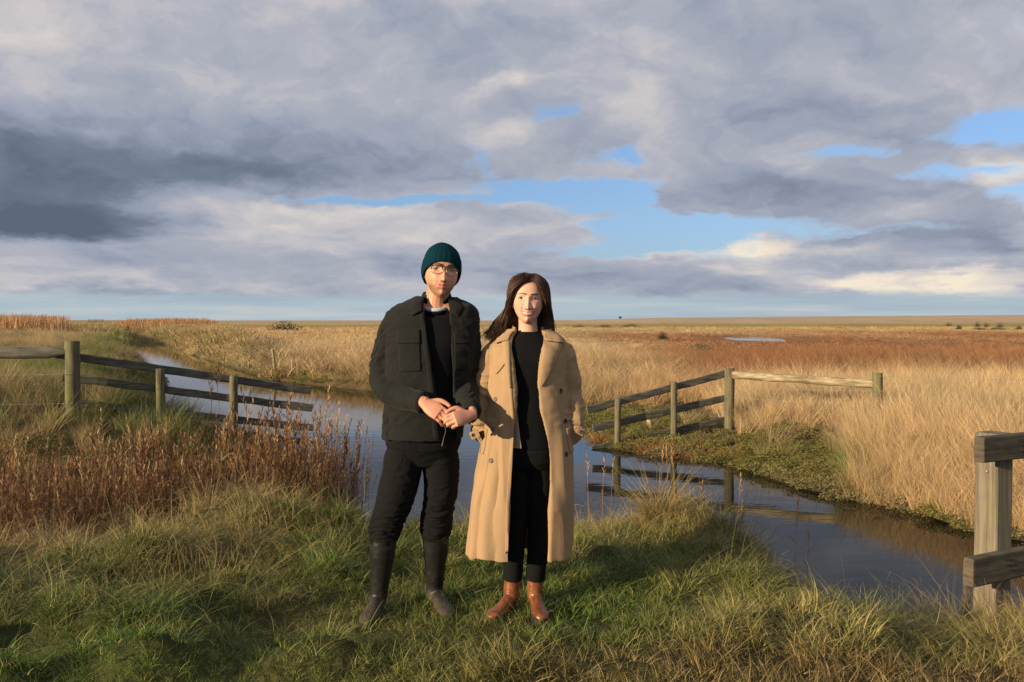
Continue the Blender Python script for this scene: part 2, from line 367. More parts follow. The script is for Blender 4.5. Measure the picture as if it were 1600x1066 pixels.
# ---------------------------------------------------------------- scattered growth
def make_scatter(name, protos, P, eul, scl, idx, tint, label, cat, matl):
    """one countless growth = ONE object: points carrying turn, size, kind and tint, blades set on them"""
    P = np.asarray(P, np.float32); n = len(P)
    me = bpy.data.meshes.new(name); me.vertices.add(n); me.vertices.foreach_set('co', P.ravel())
    def att(nm, ty, arr, key='value'):
        a = me.attributes.new(nm, ty, 'POINT'); a.data.foreach_set(key, np.asarray(arr).ravel())
    att('turn', 'FLOAT_VECTOR', np.asarray(eul, np.float32), 'vector'); att('size', 'FLOAT_VECTOR', np.asarray(scl, np.float32), 'vector')
    att('which', 'INT', np.asarray(idx, np.int32)); att('tint', 'FLOAT_VECTOR', np.asarray(tint, np.float32), 'vector')
    o = bpy.data.objects.new(name, me); C.objects.link(o)
    col = bpy.data.collections.new(name + '_blades')
    for k, pm in enumerate(protos):
        q = bpy.data.objects.new('%s_blade_clump_%02d' % (name, k), pm); col.objects.link(q)
        if not pm.materials: pm.materials.append(matl)
    ng = bpy.data.node_groups.new(name, 'GeometryNodeTree')
    ng.interface.new_socket('Geometry', in_out='INPUT', socket_type='NodeSocketGeometry'); ng.interface.new_socket('Geometry', in_out='OUTPUT', socket_type='NodeSocketGeometry')
    N = ng.nodes; L = ng.links
    gi = N.new('NodeGroupInput'); go = N.new('NodeGroupOutput'); ip = N.new('GeometryNodeInstanceOnPoints'); ci = N.new('GeometryNodeCollectionInfo')
    ci.inputs['Collection'].default_value = col; ci.inputs['Separate Children'].default_value = True; ci.inputs['Reset Children'].default_value = True
    L.new(gi.outputs[0], ip.inputs['Points']); L.new(ci.outputs[0], ip.inputs['Instance']); ip.inputs['Pick Instance'].default_value = True
    def na(nm, ty):
        q = N.new('GeometryNodeInputNamedAttribute'); q.data_type = ty; q.inputs['Name'].default_value = nm; return q.outputs[0]
    L.new(na('which', 'INT'), ip.inputs['Instance Index']); L.new(na('size', 'FLOAT_VECTOR'), ip.inputs['Scale'])
    er = N.new('FunctionNodeEulerToRotation'); L.new(na('turn', 'FLOAT_VECTOR'), er.inputs[0]); L.new(er.outputs[0], ip.inputs['Rotation'])
    L.new(ip.outputs[0], go.inputs[0])
    md = o.modifiers.new('grow', 'NODES'); md.node_group = ng
    me.materials.append(matl)
    return tag(o, label, cat, kind='stuff')
def turns(n, lean_az=None, lean=0.0, jit=.12):
    """euler angles: random spin, then tipped towards lean_az"""
    s = rng.uniform(0, 2 * np.pi, n)
    tx = rng.normal(0, jit, n); ty = rng.normal(0, jit, n)
    if lean: tx = tx + lean * math.sin(lean_az); ty = ty + lean * math.cos(lean_az)
    ang = np.hypot(tx, ty) + 1e-9; ax = -ty / ang; ay = tx / ang         # axis = z x tip
    c, si = np.cos(ang), np.sin(ang); o = 1 - c
    T = np.zeros((n, 3, 3))
    T[:, 0, 0] = c + ax * ax * o; T[:, 0, 1] = ax * ay * o; T[:, 0, 2] = ay * si
    T[:, 1, 0] = ax * ay * o; T[:, 1, 1] = c + ay * ay * o; T[:, 1, 2] = -ax * si
    T[:, 2, 0] = -ay * si; T[:, 2, 1] = ax * si; T[:, 2, 2] = c
    Z = np.zeros((n, 3, 3)); Z[:, 0, 0] = np.cos(s); Z[:, 0, 1] = -np.sin(s); Z[:, 1, 0] = np.sin(s); Z[:, 1, 1] = np.cos(s); Z[:, 2, 2] = 1
    M = T @ Z
    return np.stack([np.arctan2(M[:, 2, 1], M[:, 2, 2]), -np.arcsin(np.clip(M[:, 2, 0], -1, 1)), np.arctan2(M[:, 1, 0], M[:, 0, 0])], 1)
def blades(n, rad, h, w, curl, spread, seg=4, hvar=.35, flat=1.0, bend=(0, 0)):
    """n tapering blades leaving the ground within rad of the middle; arrays"""
    a = rng.uniform(0, 2 * np.pi, n); r = rad * np.sqrt(rng.uniform(0, 1, n))
    bx, by = r * np.cos(a), r * np.sin(a)
    H = h * (1 + rng.normal(0, hvar, n)).clip(.3, 1.9)
    da = a + rng.normal(0, .9, n); lean = spread * (.3 + r / max(rad, 1e-6)) + np.abs(rng.normal(0, spread * .5, n))
    cu = curl * rng.uniform(.2, 1.6, n); fa = rng.uniform(0, 2 * np.pi, n)
    V, F, U = [], [], []
    ts = np.linspace(0, 1, seg + 1)
    Vv = np.zeros((n, seg + 1, 2, 3)); Uc = np.zeros((n, seg + 1, 2, 4)); Uc[..., 3] = 1
    px, py, pz = bx.copy(), by.copy(), np.zeros(n); th = lean.copy()
    rn = rng.uniform(0, 1, n)
    for k, t in enumerate(ts):
        if k:
            st = H / seg
            px += np.cos(da) * np.sin(th) * st + bend[0] * st * t; py += np.sin(da) * np.sin(th) * st + bend[1] * st * t; pz += np.cos(th) * st
            th = th + cu / seg
        ww = w * (1 - t) ** .7 * .5 + w * .03
        for s_ in (0, 1):
            sg = -1 if s_ == 0 else 1
            Vv[:, k, s_, 0] = px + sg * ww * np.cos(fa); Vv[:, k, s_, 1] = py + sg * ww * np.sin(fa); Vv[:, k, s_, 2] = pz - .01
        Uc[:, k, :, 0] = t; Uc[:, k, :, 1] = rn[:, None]
    base = (np.arange(n) * (seg + 1) * 2)[:, None]
    fs = []
    for k in range(seg): fs.append(np.stack([base[:, 0] + 2 * k, base[:, 0] + 2 * k + 1, base[:, 0] + 2 * k + 3, base[:, 0] + 2 * k + 2], 1))
    return Vv.reshape(-1, 3), np.concatenate(fs), Uc.reshape(-1, 4)
def join(parts):
    V, F, U, o = [], [], [], 0
    for v, f, u in parts: V.append(v); F.append(f + o); U.append(u); o += len(v)
    return np.concatenate(V), np.concatenate(F), np.concatenate(U)
def clump_mesh(name, parts):
    V, F, U = join(parts); me = mesh_np(name, V, F)
    a = me.attributes.new('bl', 'FLOAT_COLOR', 'POINT'); a.data.foreach_set('color', U.astype(np.float32).ravel()); return me
def grass_mat(name, tipmix, tip, dryness=.80, trans=.35):
    def f(g, b):
        nt = g.nt
        a = g.sep(g.n('ShaderNodeAttribute', attribute_name='bl').outputs['Vector'])
        t = g.n('ShaderNodeAttribute', attribute_name='tint', attribute_type='INSTANCER').outputs['Vector']
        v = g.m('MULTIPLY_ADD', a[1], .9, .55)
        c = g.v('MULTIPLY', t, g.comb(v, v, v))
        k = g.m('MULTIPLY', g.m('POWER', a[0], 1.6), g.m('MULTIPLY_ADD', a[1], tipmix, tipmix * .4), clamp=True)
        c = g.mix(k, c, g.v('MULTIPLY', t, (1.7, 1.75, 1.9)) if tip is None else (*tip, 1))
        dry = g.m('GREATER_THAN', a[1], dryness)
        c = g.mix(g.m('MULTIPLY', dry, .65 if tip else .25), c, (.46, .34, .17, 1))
        g.put(b.inputs['Base Color'], c)
        tr = g.n('ShaderNodeBsdfTranslucent'); g.put(tr.inputs['Color'], c)
        mx = g.n('ShaderNodeMixShader'); mx.inputs[0].default_value = trans
        out = nt.nodes['Material Output']
        nt.links.new(b.outputs[0], mx.inputs[1]); nt.links.new(tr.outputs[0], mx.inputs[2]); nt.links.new(mx.outputs[0], out.inputs[0])
    return mat(name, rough=.6, spec=.25, build=f)
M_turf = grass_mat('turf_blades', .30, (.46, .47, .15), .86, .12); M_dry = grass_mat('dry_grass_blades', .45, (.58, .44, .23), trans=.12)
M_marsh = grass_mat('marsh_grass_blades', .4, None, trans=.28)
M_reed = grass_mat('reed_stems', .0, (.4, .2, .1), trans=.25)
M_herb = grass_mat('low_herb_leaves', .15, (.30, .28, .16), trans=.3)

def sample(n, x0, x1, y0, y1, keep):
    x = rng.uniform(x0, x1, n); y = rng.uniform(y0, y1, n)
    k = keep(x, y) > rng.uniform(0, 1, n)
    return x[k], y[k]
def inview(x, y, m=1.5): return (np.abs(x) < .60 * y + m).astype(float)

# short turf of the near bank
pr = [clump_mesh('turf_clump', [blades(34, .07, .075, .0035, 1.3, .45), blades(14, .07, .11, .003, 1.6, .5)]) for _ in range(6)]
x, y = sample(7600, -3.9, 4.0, 3.0, 7.7, lambda x, y: inview(x, y, .6) * (sdist(x, y, WATER) > .02) * (1 - .3 * sstep(x, -.5, .5) * (1 - sstep(y, 3.7, 4.2))))
n = len(x)
hump = np.zeros(n)
for hx, hy, hh, rx, ry in HUMPS: hump = np.maximum(hump, np.minimum(1, hh * 8) * np.exp(-((x - hx) / rx) ** 2 - ((y - hy) / ry) ** 2))
s = (.45 + .55 * sstep(x, -1.1, -.3) + .75 * hump * (1 - sstep(x, -1.1, -.3))) * (.75 + .55 * (fbm2(x, y, 2.2, 3, 51) + .35).clip(0, 1.3)) * rng.uniform(.7, 1.25, n)
feet = np.exp(-(((x + .35) / 1.1) ** 2 + ((y - 4.35) / .45) ** 2)); s = s * (1 - .12 * feet)
make_scatter('turf', pr, np.stack([x, y, land(x, y)], 1), turns(n, R(70), .15, .2), np.stack([s, s, s], 1), rng.integers(0, 6, n), land_cols(x, y) * rng.uniform(.75, 1.25, (n, 1)),
             'short green and straw coloured turf the two people stand on', 'grass', M_turf)
# long rough grass over the humps
pr = [clump_mesh('rough_clump', [blades(70, .10, .19, .0034, 1.7, .45, 6, .4), blades(8, .1, .29, .003, 1.0, .35, 6)]) for _ in range(6)]
def rough_w(x, y):
    w = .015 + 0 * x
    for hx, hy, hh, rx, ry in HUMPS: w = np.maximum(w, np.minimum(1, hh * 7) * np.exp(-((x - hx) / rx / 1.25) ** 2 - ((y - hy) / ry / 1.25) ** 2))
    d = sdist(x, y, WATER); w = np.maximum(w, .9 * (1 - sstep(d, .25, .7)))
    w = w * (1 - np.exp(-(((x + .2) / .95) ** 2 + ((y - 4.3) / .62) ** 2) ** 2)); return w * (d > .03) * (1 - .85 * (y < 4.0))
x, y = sample(5200, -4.2, 4.2, 3.4, 7.7, lambda x, y: inview(x, y, .6) * rough_w(x, y))
n = len(x); s = rng.uniform(.5, 1.15, n) * (.65 + .5 * rough_w(x, y))
tn = land_cols(x, y); kk = sstep(fbm2(x, y, 1.1, 3, 57) + .25 * (y - 5.6), -.35, .45)[:, None]; tn = tn * (1 - kk) + np.array((.34, .245, .095)) * kk
make_scatter('rough_grass', pr, np.stack([x, y, land(x, y)], 1), turns(n, R(75), .28, .22), np.stack([s, s, s * rng.uniform(.8, 1.15, n)], 1), rng.integers(0, 6, n), tn * rng.uniform(.7, 1.2, (n, 1)),
             'long tangled rough grass over the humps at the edge of the near bank', 'grass', M_dry)

# marsh meadow: tall pale grass
def pale_clump(nb, rad, h, w): return clump_mesh('marsh_clump', [blades(nb, rad, h, w, .9, .28, 5, .35), blades(nb // 4, rad, h * 1.35, w * .8, .7, .2, 5, .2)])
pr = [pale_clump(60, .16, .42, .006) for _ in range(6)]
def mk(x, y):
    d = sdist(x, y, WATER); dy = (x < -1.5 - .35 * (y - 12)) & (y > 8.5)
    low = ((y > 10.0) & (x > 2.3) & (x < .38 * y) & (y < 14.2) & (d < 2.3)) | ((x > .8) & (x < 3.7 + .10 * (y - 14)) & (y > 12.8) & (y < 19.5))
    w = (d > np.where(x > 3.6, .12, .3)) * 1.0 * np.where(low, .06, 1.0) * np.where(dy, .55 + .5 * (fbm2(x, y, .6, 2, 61) > -.1), 1.0)
    return w * (.55 + .6 * sstep(fbm2(x, y, .5, 3, 62), -.35, .1))
x1, y1 = sample(16500, -17, 17, 8.3, 22, lambda x, y: inview(x, y) * mk(x, y) * (sdist(x, y, POND) > .5))
x2, y2 = sample(13000, -34, 34, 22, 50, lambda x, y: inview(x, y) * mk(x, y))
x3, y3 = sample(3600, 3.3, 9, 7.6, 12.8, lambda x, y: inview(x, y) * (sdist(x, y, WATER) > .04) * (x > .375 * y) * 1.0)
x = np.concatenate([x1, x2, x3]); y = np.concatenate([y1, y2, y3]); n = len(x)
dyk = (x < -1.5 - .35 * (y - 12)); s = rng.uniform(.65, 1.2, n) * np.where(dyk, np.where(y < 13.5, .78, .50), .92) * np.where(y > 22, 1.05, 1.0)
s = s * np.where((x > .8) & (x < 3.7 + .10 * (y - 14)) & (y > 12.8) & (y < 19.5), .5, 1)
s = s * (.7 + .3 * sstep(sdist(x, y, WATER), .2, 1.6)) * np.where((x > 5.5) & (y < 20), 1.2, 1) * (1 - .35 * sstep(y, 24, 42) * (x > 4))
wd = np.where(y > 22, 1.9, 1.0)
make_scatter('marsh_grass', pr, np.stack([x, y, land(x, y)], 1), turns(n, R(110), .16, .16), np.stack([s * wd, s * wd, s], 1), rng.integers(0, 6, n), land_cols(x, y) * rng.uniform(.7, 1.25, (n, 1)),
             'tall straw coloured marsh grass covering the banks and the meadow beyond the water', 'grass', M_marsh)
# far marsh
pr = [clump_mesh('far_clump', [blades(46, .9, .34, .035, .8, .4, 3, .4)]) for _ in range(5)]
x, y = sample(24000, -120, 120, 46, 190, lambda x, y: inview(x, y, 3) * (sdist(x, y, WATER) > .7) * ((sdist(x, y, POND) > 4) | (y > 104)) * (.2 + .8 * sstep(fbm2(x, y, .12, 3, 66), -.25, .2)))
xb, yb = sample(16000, -62, 2, 30, 110, lambda x, y: ((sdist(x, y, WATER) > .12) & (sdist(x, y, WATER) < 12) & (x > -2.4 - .5 * (y - 12) + 0)) * 1.0)
x = np.concatenate([x, xb]); y = np.concatenate([y, yb])
n = len(x); s = rng.uniform(.55, 1.2, n)
make_scatter('far_marsh_grass', pr, np.stack([x, y, land(x, y)], 1), turns(n, 0, 0, .08), np.stack([s, s, s * np.where((x > 5) & (y > 35) & (y < 150), .55, 1)], 1), rng.integers(0, 5, n), land_cols(x, y) * rng.uniform(.75, 1.2, (n, 1)),
             'rust and straw coloured saltmarsh growth reaching to the shingle ridge', 'grass', M_marsh)

# reeds
def reed(h, lean, rn, plume=True, leaves=2):
    """one reed: thin stem, a few leaves and a feathery seed head; local arrays"""
    parts = []
    n = 7; a = rng.uniform(0, 2 * np.pi)
    tt = np.linspace(0, 1, n); off = lean * h * tt ** 1.8
    cx, cy, cz = off * np.cos(a), off * np.sin(a), tt * h * (1 - lean * .12)
    Cn = np.stack([cx, cy, cz], 1)
    def ribbon(P, W, t0=0.0, t1=1.0, ang=None):
        ang = rng.uniform(0, np.pi) if ang is None else ang; k = len(P)
        d = np.array((np.cos(ang), np.sin(ang), 0)); d2 = np.array((-np.sin(ang), np.cos(ang), 0))
        out = []
        for dd in (d, d2):
            Vv = np.stack([P - dd * W[:, None], P + dd * W[:, None]], 1).reshape(-1, 3)
            f = np.array([[2 * i, 2 * i + 1, 2 * i + 3, 2 * i + 2] for i in range(k - 1)])
            u = np.zeros((2 * k, 4)); u[:, 0] = np.repeat(np.linspace(t0, t1, k), 2); u[:, 1] = rn; u[:, 3] = 1
            out.append((Vv, f, u))
        return out
    parts += ribbon(Cn, np.linspace(.0028, .0014, n))
    for _ in range(leaves):
        k0 = rng.uniform(.25, .75); b0 = np.array([np.interp(k0, tt, Cn[:, q]) for q in range(3)]); la = rng.uniform(0, 2 * np.pi); L = rng.uniform(.16, .3)
        q = np.linspace(0, 1, 5); P = b0 + np.stack([np.cos(la) * q * L * .6, np.sin(la) * q * L * .6, L * (.9 * q - .75 * q ** 2)], 1)
        parts += ribbon(P, .0052 * (1 - q) ** .6 + .0005, .3, .6)[:1]
    if plume:
        L = rng.uniform(.13, .2); top = Cn[-1]; dr = (Cn[-1] - Cn[-2]); dr /= np.linalg.norm(dr)
        for j in range(14):
            f = j / 14; b0 = top - dr * L * (.55 - f); sa = rng.uniform(0, 2 * np.pi); q = np.linspace(0, 1, 3)
            sp = (.020 * (1 - f) + .006); P = b0 + np.stack([np.cos(sa) * q * sp + .25 * sp * q, np.sin(sa) * q * sp, q * .045 - q * q * .01], 1)
            parts += ribbon(P, np.array([.002, .0045, .001]) * rng.uniform(.7, 1.2), .9, 1)[:1]
    return join(parts)
pr = []
for _ in range(7):
    ps = []
    for j in range(8):
        v, f, u = reed(rng.uniform(.70, 1.12), rng.uniform(.02, .13), rng.uniform(0, .95), plume=(j % 3 != 2), leaves=2)
        v = v + np.array((*rng.normal(0, .09, 2), 0)); ps.append((v, f, u))
    ps.append(blades(3, .12, .40, .005, .9, .3, 4)); pr.append(clump_mesh('reed_clump', ps))
def reedw(x, y):
    d = sdist(x, y, WATER)
    edge = np.where(x < -1.5, 1.0, 0)
    return edge * (y < 9.2) * (y > 6.5) * (d > -1.9) * (d < .28) * (.55 + .75 * sstep(fbm2(x, y, 1.0, 2, 71), -.3, .25)) * (1 - .7 * sstep(x, -1.55, -1.2)) * (1 - .55 * sstep(y, 7.8, 8.8))
x, y = sample(1600, -6.5, -1.2, 6.4, 9.3, lambda x, y: inview(x, y, .6) * reedw(x, y))
n = len(x); s = (.60 + .62 * rng.uniform(0, 1, n) ** 1.6) * (.84 + .16 * sstep(x, -3.4, -2.0)) * (1 + .22 * fbm2(x, y, 1.6, 2, 73))
tint = np.array((.23, .115, .055)) * rng.uniform(.5, 1.4, (n, 1)) + rng.uniform(0, .05, (n, 1)) * np.array((1, .9, .5))
make_scatter('reed_bed', pr, np.stack([x, y, np.maximum(land(x, y), ZW - .1)], 1), turns(n, R(110), .05, .09), np.stack([s, s, s], 1), rng.integers(0, 7, n), tint,
             'dense bed of reddish brown reeds with feathery heads standing in the ditch on the left', 'reeds', M_reed)
# far reed belts at the head of the channel
x, y = sample(5200, -80, -24, 60, 150, lambda x, y: ((np.abs(x / y + .53) < .11) & (y > 62) & (y < 110) & (x / y < -.505) | (np.abs(x / y + .385) < .05) & (y > 96) & (y < 128) & (sdist(x, y, WATER) > .3)) * 1.0)
n = len(x); s = rng.uniform(.9, 1.3, n); hs = np.where(x / y < -.46, .9, .8) * (.6 + .4 * sstep(.115 - np.where(x / y < -.46, np.abs(x / y + .53), np.abs(x / y + .385) * 2), 0, .05))
pf = [clump_mesh('far_reed_clump', [blades(30, .8, 1.0, .04, .3, .1, 3, .15)]) for _ in range(4)]
make_scatter('far_reed_belt', pf, np.stack([x, y, land(x, y)], 1), turns(n, 0, 0, .04), np.stack([s, s, s * hs], 1), rng.integers(0, 4, n), np.array((.42, .24, .12)) * rng.uniform(.7, 1.3, (n, 1)),
             'distant rusty reed belts beside the head of the channel', 'reeds', M_reed)
# low grey-green herbs and greens at the far right water edge
pr = []
for _ in range(5):
    k = 300; a = rng.uniform(0, 2 * np.pi, k); r = .16 * np.sqrt(rng.uniform(0, 1, k)); h = (.14 * (1 - (r / .18) ** 2)) * rng.uniform(.3, 1, k)
    c = np.stack([r * np.cos(a), r * np.sin(a), h], 1); u1 = rng.normal(0, 1, (k, 3)); u1 /= np.linalg.norm(u1, axis=1)[:, None]; u2 = np.cross(u1, rng.normal(0, 1, (k, 3))); u2 /= np.linalg.norm(u2, axis=1)[:, None]
    L = .013; W = .006
    Vv = np.stack([c - u1 * L, c - u2 * W, c + u1 * L, c + u2 * W], 1).reshape(-1, 3); F = np.arange(k * 4).reshape(-1, 4); U = np.ones((k * 4, 4)); U[:, 0] = .4; U[:, 1] = np.repeat(rng.uniform(0, .79, k), 4)
    pr.append(clump_mesh('herb_clump', [(Vv, F, U)]))
def herbw(x, y):
    d = sdist(x, y, WATER); a = ((x > 2.7) & (x < .385 * y) & (y > 7.3) & (y < 14.2) & (d < 2.0) & (d > -.05)) * 1.0
    a = np.maximum(a, ((x > 2.9) & (y > 7.3) & (y < 10.6) & (d < .18) & (d > -.06)) * 1.0)
    a = np.maximum(a, ((x > 1.0) & (x < 3.7) & (y > 13.2) & (y < 19) & (d > .05)) * .5)
    b_ = ((x < -2.4) & (y > 10.2) & (y < 13) & (d < .9) & (d > 0)) * .7
    c_ = ((x < 2) & (y > 16) & (y < 40) & (d < 1.2) & (d > 0)) * .5
    return np.maximum(np.maximum(a, b_), c_)
x, y = sample(26000, -12, 8, 7, 32, lambda x, y: inview(x, y) * herbw(x, y))
n = len(x); s = rng.uniform(.6, 1.5, n); grn = sstep(fbm2(x, y, .9, 2, 77) + .12 * (y - 10.6), -.1, .2)[:, None]
make_scatter('waterside_herbs', pr, np.stack([x, y, land(x, y)], 1), turns(n, 0, 0, .2), np.stack([s, s, s * .65], 1), rng.integers(0, 5, n), (np.array((.26, .22, .09)) * (1 - grn) + np.array((.20, .19, .05)) * grn) * rng.uniform(.7, 1.2, (n, 1)),
             'low grey green herbs and moss along the water edge', 'ground cover', M_herb)
# ---------------------------------------------------------------- fences and other made things
def wood_mat(name, c1, c2, moss=0.0, stretch=(30, 30, 2.2)):
    def f(g, b):
        p = objco(g)
        n = g.noise(g.v('MULTIPLY', p, stretch), 1.0, 6, .65); n2 = g.noise(p, 7, 4, .6)
        c = g.mix(g.smooth(n, .32, .68), (*c1, 1), (*c2, 1))
        if moss: c = g.mix(g.m('MULTIPLY', g.smooth(n2, .45, .68), moss), c, (.11, .14, .035, 1))
        d = g.m('MULTIPLY_ADD', n2, .7, .62)
        g.put(b.inputs['Base Color'], g.v('MULTIPLY', c, g.comb(d, d, d)))
        bump(g, b, n, .7, .006)
    return mat(name, rough=.85, spec=.2, build=f)
M_post = wood_mat('weathered_post', (.08, .07, .045), (.19, .16, .105), .6)
M_rail = wood_mat('weathered_rail', (.06, .056, .045), (.15, .14, .115), .25, (2.5, 6, 40))
M_log = wood_mat('peeled_log', (.16, .12, .07), (.46, .38, .25), .4, (2.0, 5, 24))
M_grey = wood_mat('silvered_gate_post', (.12, .10, .072), (.235, .20, .148), .4, (34, 34, 1.6))
M_gater = wood_mat('dark_gate_rail', (.06, .05, .036), (.125, .104, .076), .2, (2.5, 4, 36))
M_wire = mat('galvanised_wire', (.30, .29, .27), .5, .4, .6)
M_hole = mat('nail_rust', (.025, .015, .010), .9)

def beam(p0, p1, w, h, seg=10, jit=.003, up=Vector((0, 0, 1)), bev=.12, seed=0, round_=False, taper=None):
    """squared (or round) timber from p0 to p1; w across, h along up"""
    p0 = Vector(p0); p1 = Vector(p1); d = (p1 - p0).normalized(); s = d.cross(up).normalized(); u = s.cross(d).normalized()
    if round_: prof = [(math.cos(2 * math.pi * k / 14) * .5, math.sin(2 * math.pi * k / 14) * .5) for k in range(14)]
    else:
        e = .5 - bev; prof = [(-e, -.5), (e, -.5), (.5, -e), (.5, e), (e, .5), (-e, .5), (-.5, e), (-.5, -e)]
    V = []
    L = (p1 - p0).length; ts = [0, .006 / L] + [k / seg for k in range(1, seg)] + [1 - .006 / L, 1]
    for i, t in enumerate(ts):
        sc = .93 if i in (0, len(ts) - 1) else 1.0
        if taper: sc *= float(np.interp(t, [a for a, _ in taper], [b for _, b in taper]))
        c = p0.lerp(p1, t)
        for (a, b) in prof: V.append(c + s * (a * w * sc) + u * (b * h * sc))
    k = len(prof); n = len(ts); F = []
    for i in range(n - 1):
        for j in range(k): F.append((i * k + j, i * k + (j + 1) % k, (i + 1) * k + (j + 1) % k, (i + 1) * k + j))
    F.append(tuple(reversed(range(k)))); F.append(tuple((n - 1) * k + j for j in range(k)))
    V = np.array([tuple(v) for v in V])
    V += np.stack([vnoise(V, 6, seed + q) for q in range(3)], 1) * jit + np.stack([vnoise(V, 25, seed + 5 + q) for q in range(3)], 1) * jit * .5
    me = mesh_np('timber', V, F, smooth=round_)
    return me
def round_post(px, pt, Y, dia, zb=None, lean=0.0, seed=0):
    t = at(px, pt, Y); zb = land_at(t.x, Y) - .35 if zb is None else zb
    return beam((t.x - lean * (t.z - zb), Y, zb), t, dia, dia, 12, .006, Vector((0, 1, 0)), seed=seed, round_=True)
def wire(pts, r=.0022):
    V, F = [], []
    for p in pts:
        for k in range(4): V.append((p[0], p[1] + r * math.cos(k * math.pi / 2), p[2] + r * math.sin(k * math.pi / 2)))
    for i in range(len(pts) - 1):
        for k in range(4): F.append((4 * i + k, 4 * i + (k + 1) % 4, 4 * i + 4 + (k + 1) % 4, 4 * i + 4 + k))
    return mesh_np('wire', V, F)
def sag(a, b, s, n=12):
    a = Vector(a); b = Vector(b); out = []
    for k in range(n + 1):
        t = k / n; p = a.lerp(b, t); p.z -= s * 4 * t * (1 - t); out.append(tuple(p))
    return out

# left fence
bp = at(113, 640, 11.3)
lf = empty('post_and_rail_fence', (bp.x, 11.3, land_at(bp.x, 11.3)))
tag(lf, 'dark three rail fence on the left running down the bank over the water', 'fence')
link_mesh('post', round_post(113, 533, 11.3, .175, seed=1), M_post, lf)['label'] = 'thick mossy post at the upper end'
link_mesh('post', round_post(250, 576, 11.8, .115, seed=2), M_post, lf)
link_mesh('post', round_post(365, 587, 12.2, .11, seed=3), M_post, lf)
link_mesh('post', round_post(-95, 540, 11.3, .17, seed=4), M_post, lf)
for k, (x0, y0, x1, y1, h) in enumerate([(87, 553, 485, 611, .105), (97, 589, 488, 638, .105), (100, 628, 490, 669, .10), (300, 668, 492, 693, .09)]):
    dy = lambda px: np.interp(px, [113, 485], [11.3, 12.6]) + .105
    link_mesh('rail', beam(at(x0, y0, dy(x0)), at(x1, y1, dy(x1)), .035, h, 24, .008, seed=10 + k), M_rail, lf)
o = link_mesh('top_rail', beam(at(-110, 552, 11.25), at(104, 551, 11.25), .12, .15, 14, .008, seed=20, round_=True, taper=[(0, 1), (.86, 1), (1, .5)]), M_rail, lf); o['label'] = 'heavy rounded top rail leaving the picture on the left'
for y0, y1 in ((583, 584), (629, 630)): link_mesh('wire', wire(sag(at(-95, y0, 11.2), at(113, y1, 11.2), .02)), M_wire, lf)

# right fence
b0 = at(1140, 690, 15.2)
rf = empty('post_and_rail_fence', (b0.x, 15.2, land_at(b0.x, 15.2)))
tag(rf, 'fence right of the woman with three rails sloping into water and a pale log rail', 'fence')
link_mesh('post', round_post(965, 623, 14.4, .105, zb=-1.0, seed=31), M_post, rf)
link_mesh('post', round_post(1053, 597, 14.8, .105, zb=-1.0, seed=32), M_post, rf)
link_mesh('post', round_post(1140, 576, 15.2, .165, zb=-1.0, seed=33), M_post, rf)['label'] = 'thick corner post'
link_mesh('post', round_post(1371, 583, 13.7, .155, seed=34), M_post, rf)
ry = lambda px: np.interp(px, [965, 1140], [14.4, 15.2]) + .09 if px > 965 else 14.4 - (965 - px) / 175 * .8 + .09
for k, (x0, y0, x1, y1) in enumerate([(917, 641, 1134, 584), (926, 670, 1134, 622), (925, 703, 1134, 656)]):
    link_mesh('rail', beam(at(x0, y0, ry(x0)), at(x1, y1, ry(x1)), .035, .115, 24, .007, seed=40 + k), M_rail, rf)
link_mesh('log_rail', beam(at(1146, 586, 15.12), at(1366, 600, 13.72), .13, .13, 18, .014, seed=50, round_=True, taper=[(0, 1.1), (.5, 1), (1, 1.0)]), M_log, rf)['label'] = 'pale peeled log rail with flaking bark'
for a, b_ in (((1146, 603), (1366, 611)), ((1146, 622), (1366, 630))):
    link_mesh('wire', wire(sag(at(*a, 15.1), at(*b_, 13.65), .02)), M_wire, rf)
link_mesh('wire', wire(sag(at(1371, 588, 13.62), at(1760, 592, 11.9), .03)), M_wire, rf)
link_mesh('wire', wire(sag(at(1371, 611, 13.62), at(1760, 622, 11.9), .03)), M_wire, rf)
link_mesh('post', round_post(1760, 580, 11.95, .14, seed=35), M_post, rf)

# gate post and rails, near right
pc = at(1552, 760, 5.05); ang = R(28)
D = Vector((math.cos(ang), math.sin(ang), 0)); Nn = Vector((math.sin(ang), -math.cos(ang), 0))
gt = empty('gate_fence', (pc.x, 5.05, land_at(pc.x, 5.05)))
tag(gt, 'near right timber gate post with two heavy dark rails running out of the picture', 'fence')
ztop = at(1552, 676, 5.05).z
def sqbeam(c0, c1, w, h, seed): return beam(c0, c1, w, h, 12, .0025, Nn if abs((Vector(c1) - Vector(c0)).normalized().z) > .5 else Vector((0, 0, 1)), bev=.05, seed=seed)
link_mesh('post', sqbeam((pc.x, 5.05, -.75), (pc.x, 5.05, ztop), .14, .14, 61), M_grey, gt)['label'] = 'square silver grey post lit on one side'
fr = pc + Nn * (.07 + .0325)
def gate_rail(off, ztopleft, h, seed):
    a = Vector((fr.x, fr.y, 0)) - D * (.07 + off); b = a + D * 2.4
    a.z = b.z = ztopleft - h / 2
    return link_mesh('rail', sqbeam(a, b, .062, h, seed), M_gater, gt), a
r1, a1 = gate_rail(.21, at(1520, 677, 5.0).z, .137, 62)
r2, a2 = gate_rail(.29, at(1506, 857, 5.0).z, .152, 63)
link_mesh('post', sqbeam((pc.x + D.x * 2.2, pc.y + D.y * 2.2, -.8), (pc.x + D.x * 2.2, pc.y + D.y * 2.2, ztop), .14, .14, 64), M_grey, gt)
bq = at(1509, 890, 5.25); link_mesh('brace', beam((bq.x, 5.25, -.7), (bq.x + .01, 5.25, bq.z + .05), .035, .035, 4, .003, Vector((0, 1, 0)), seed=65), M_gater, gt)
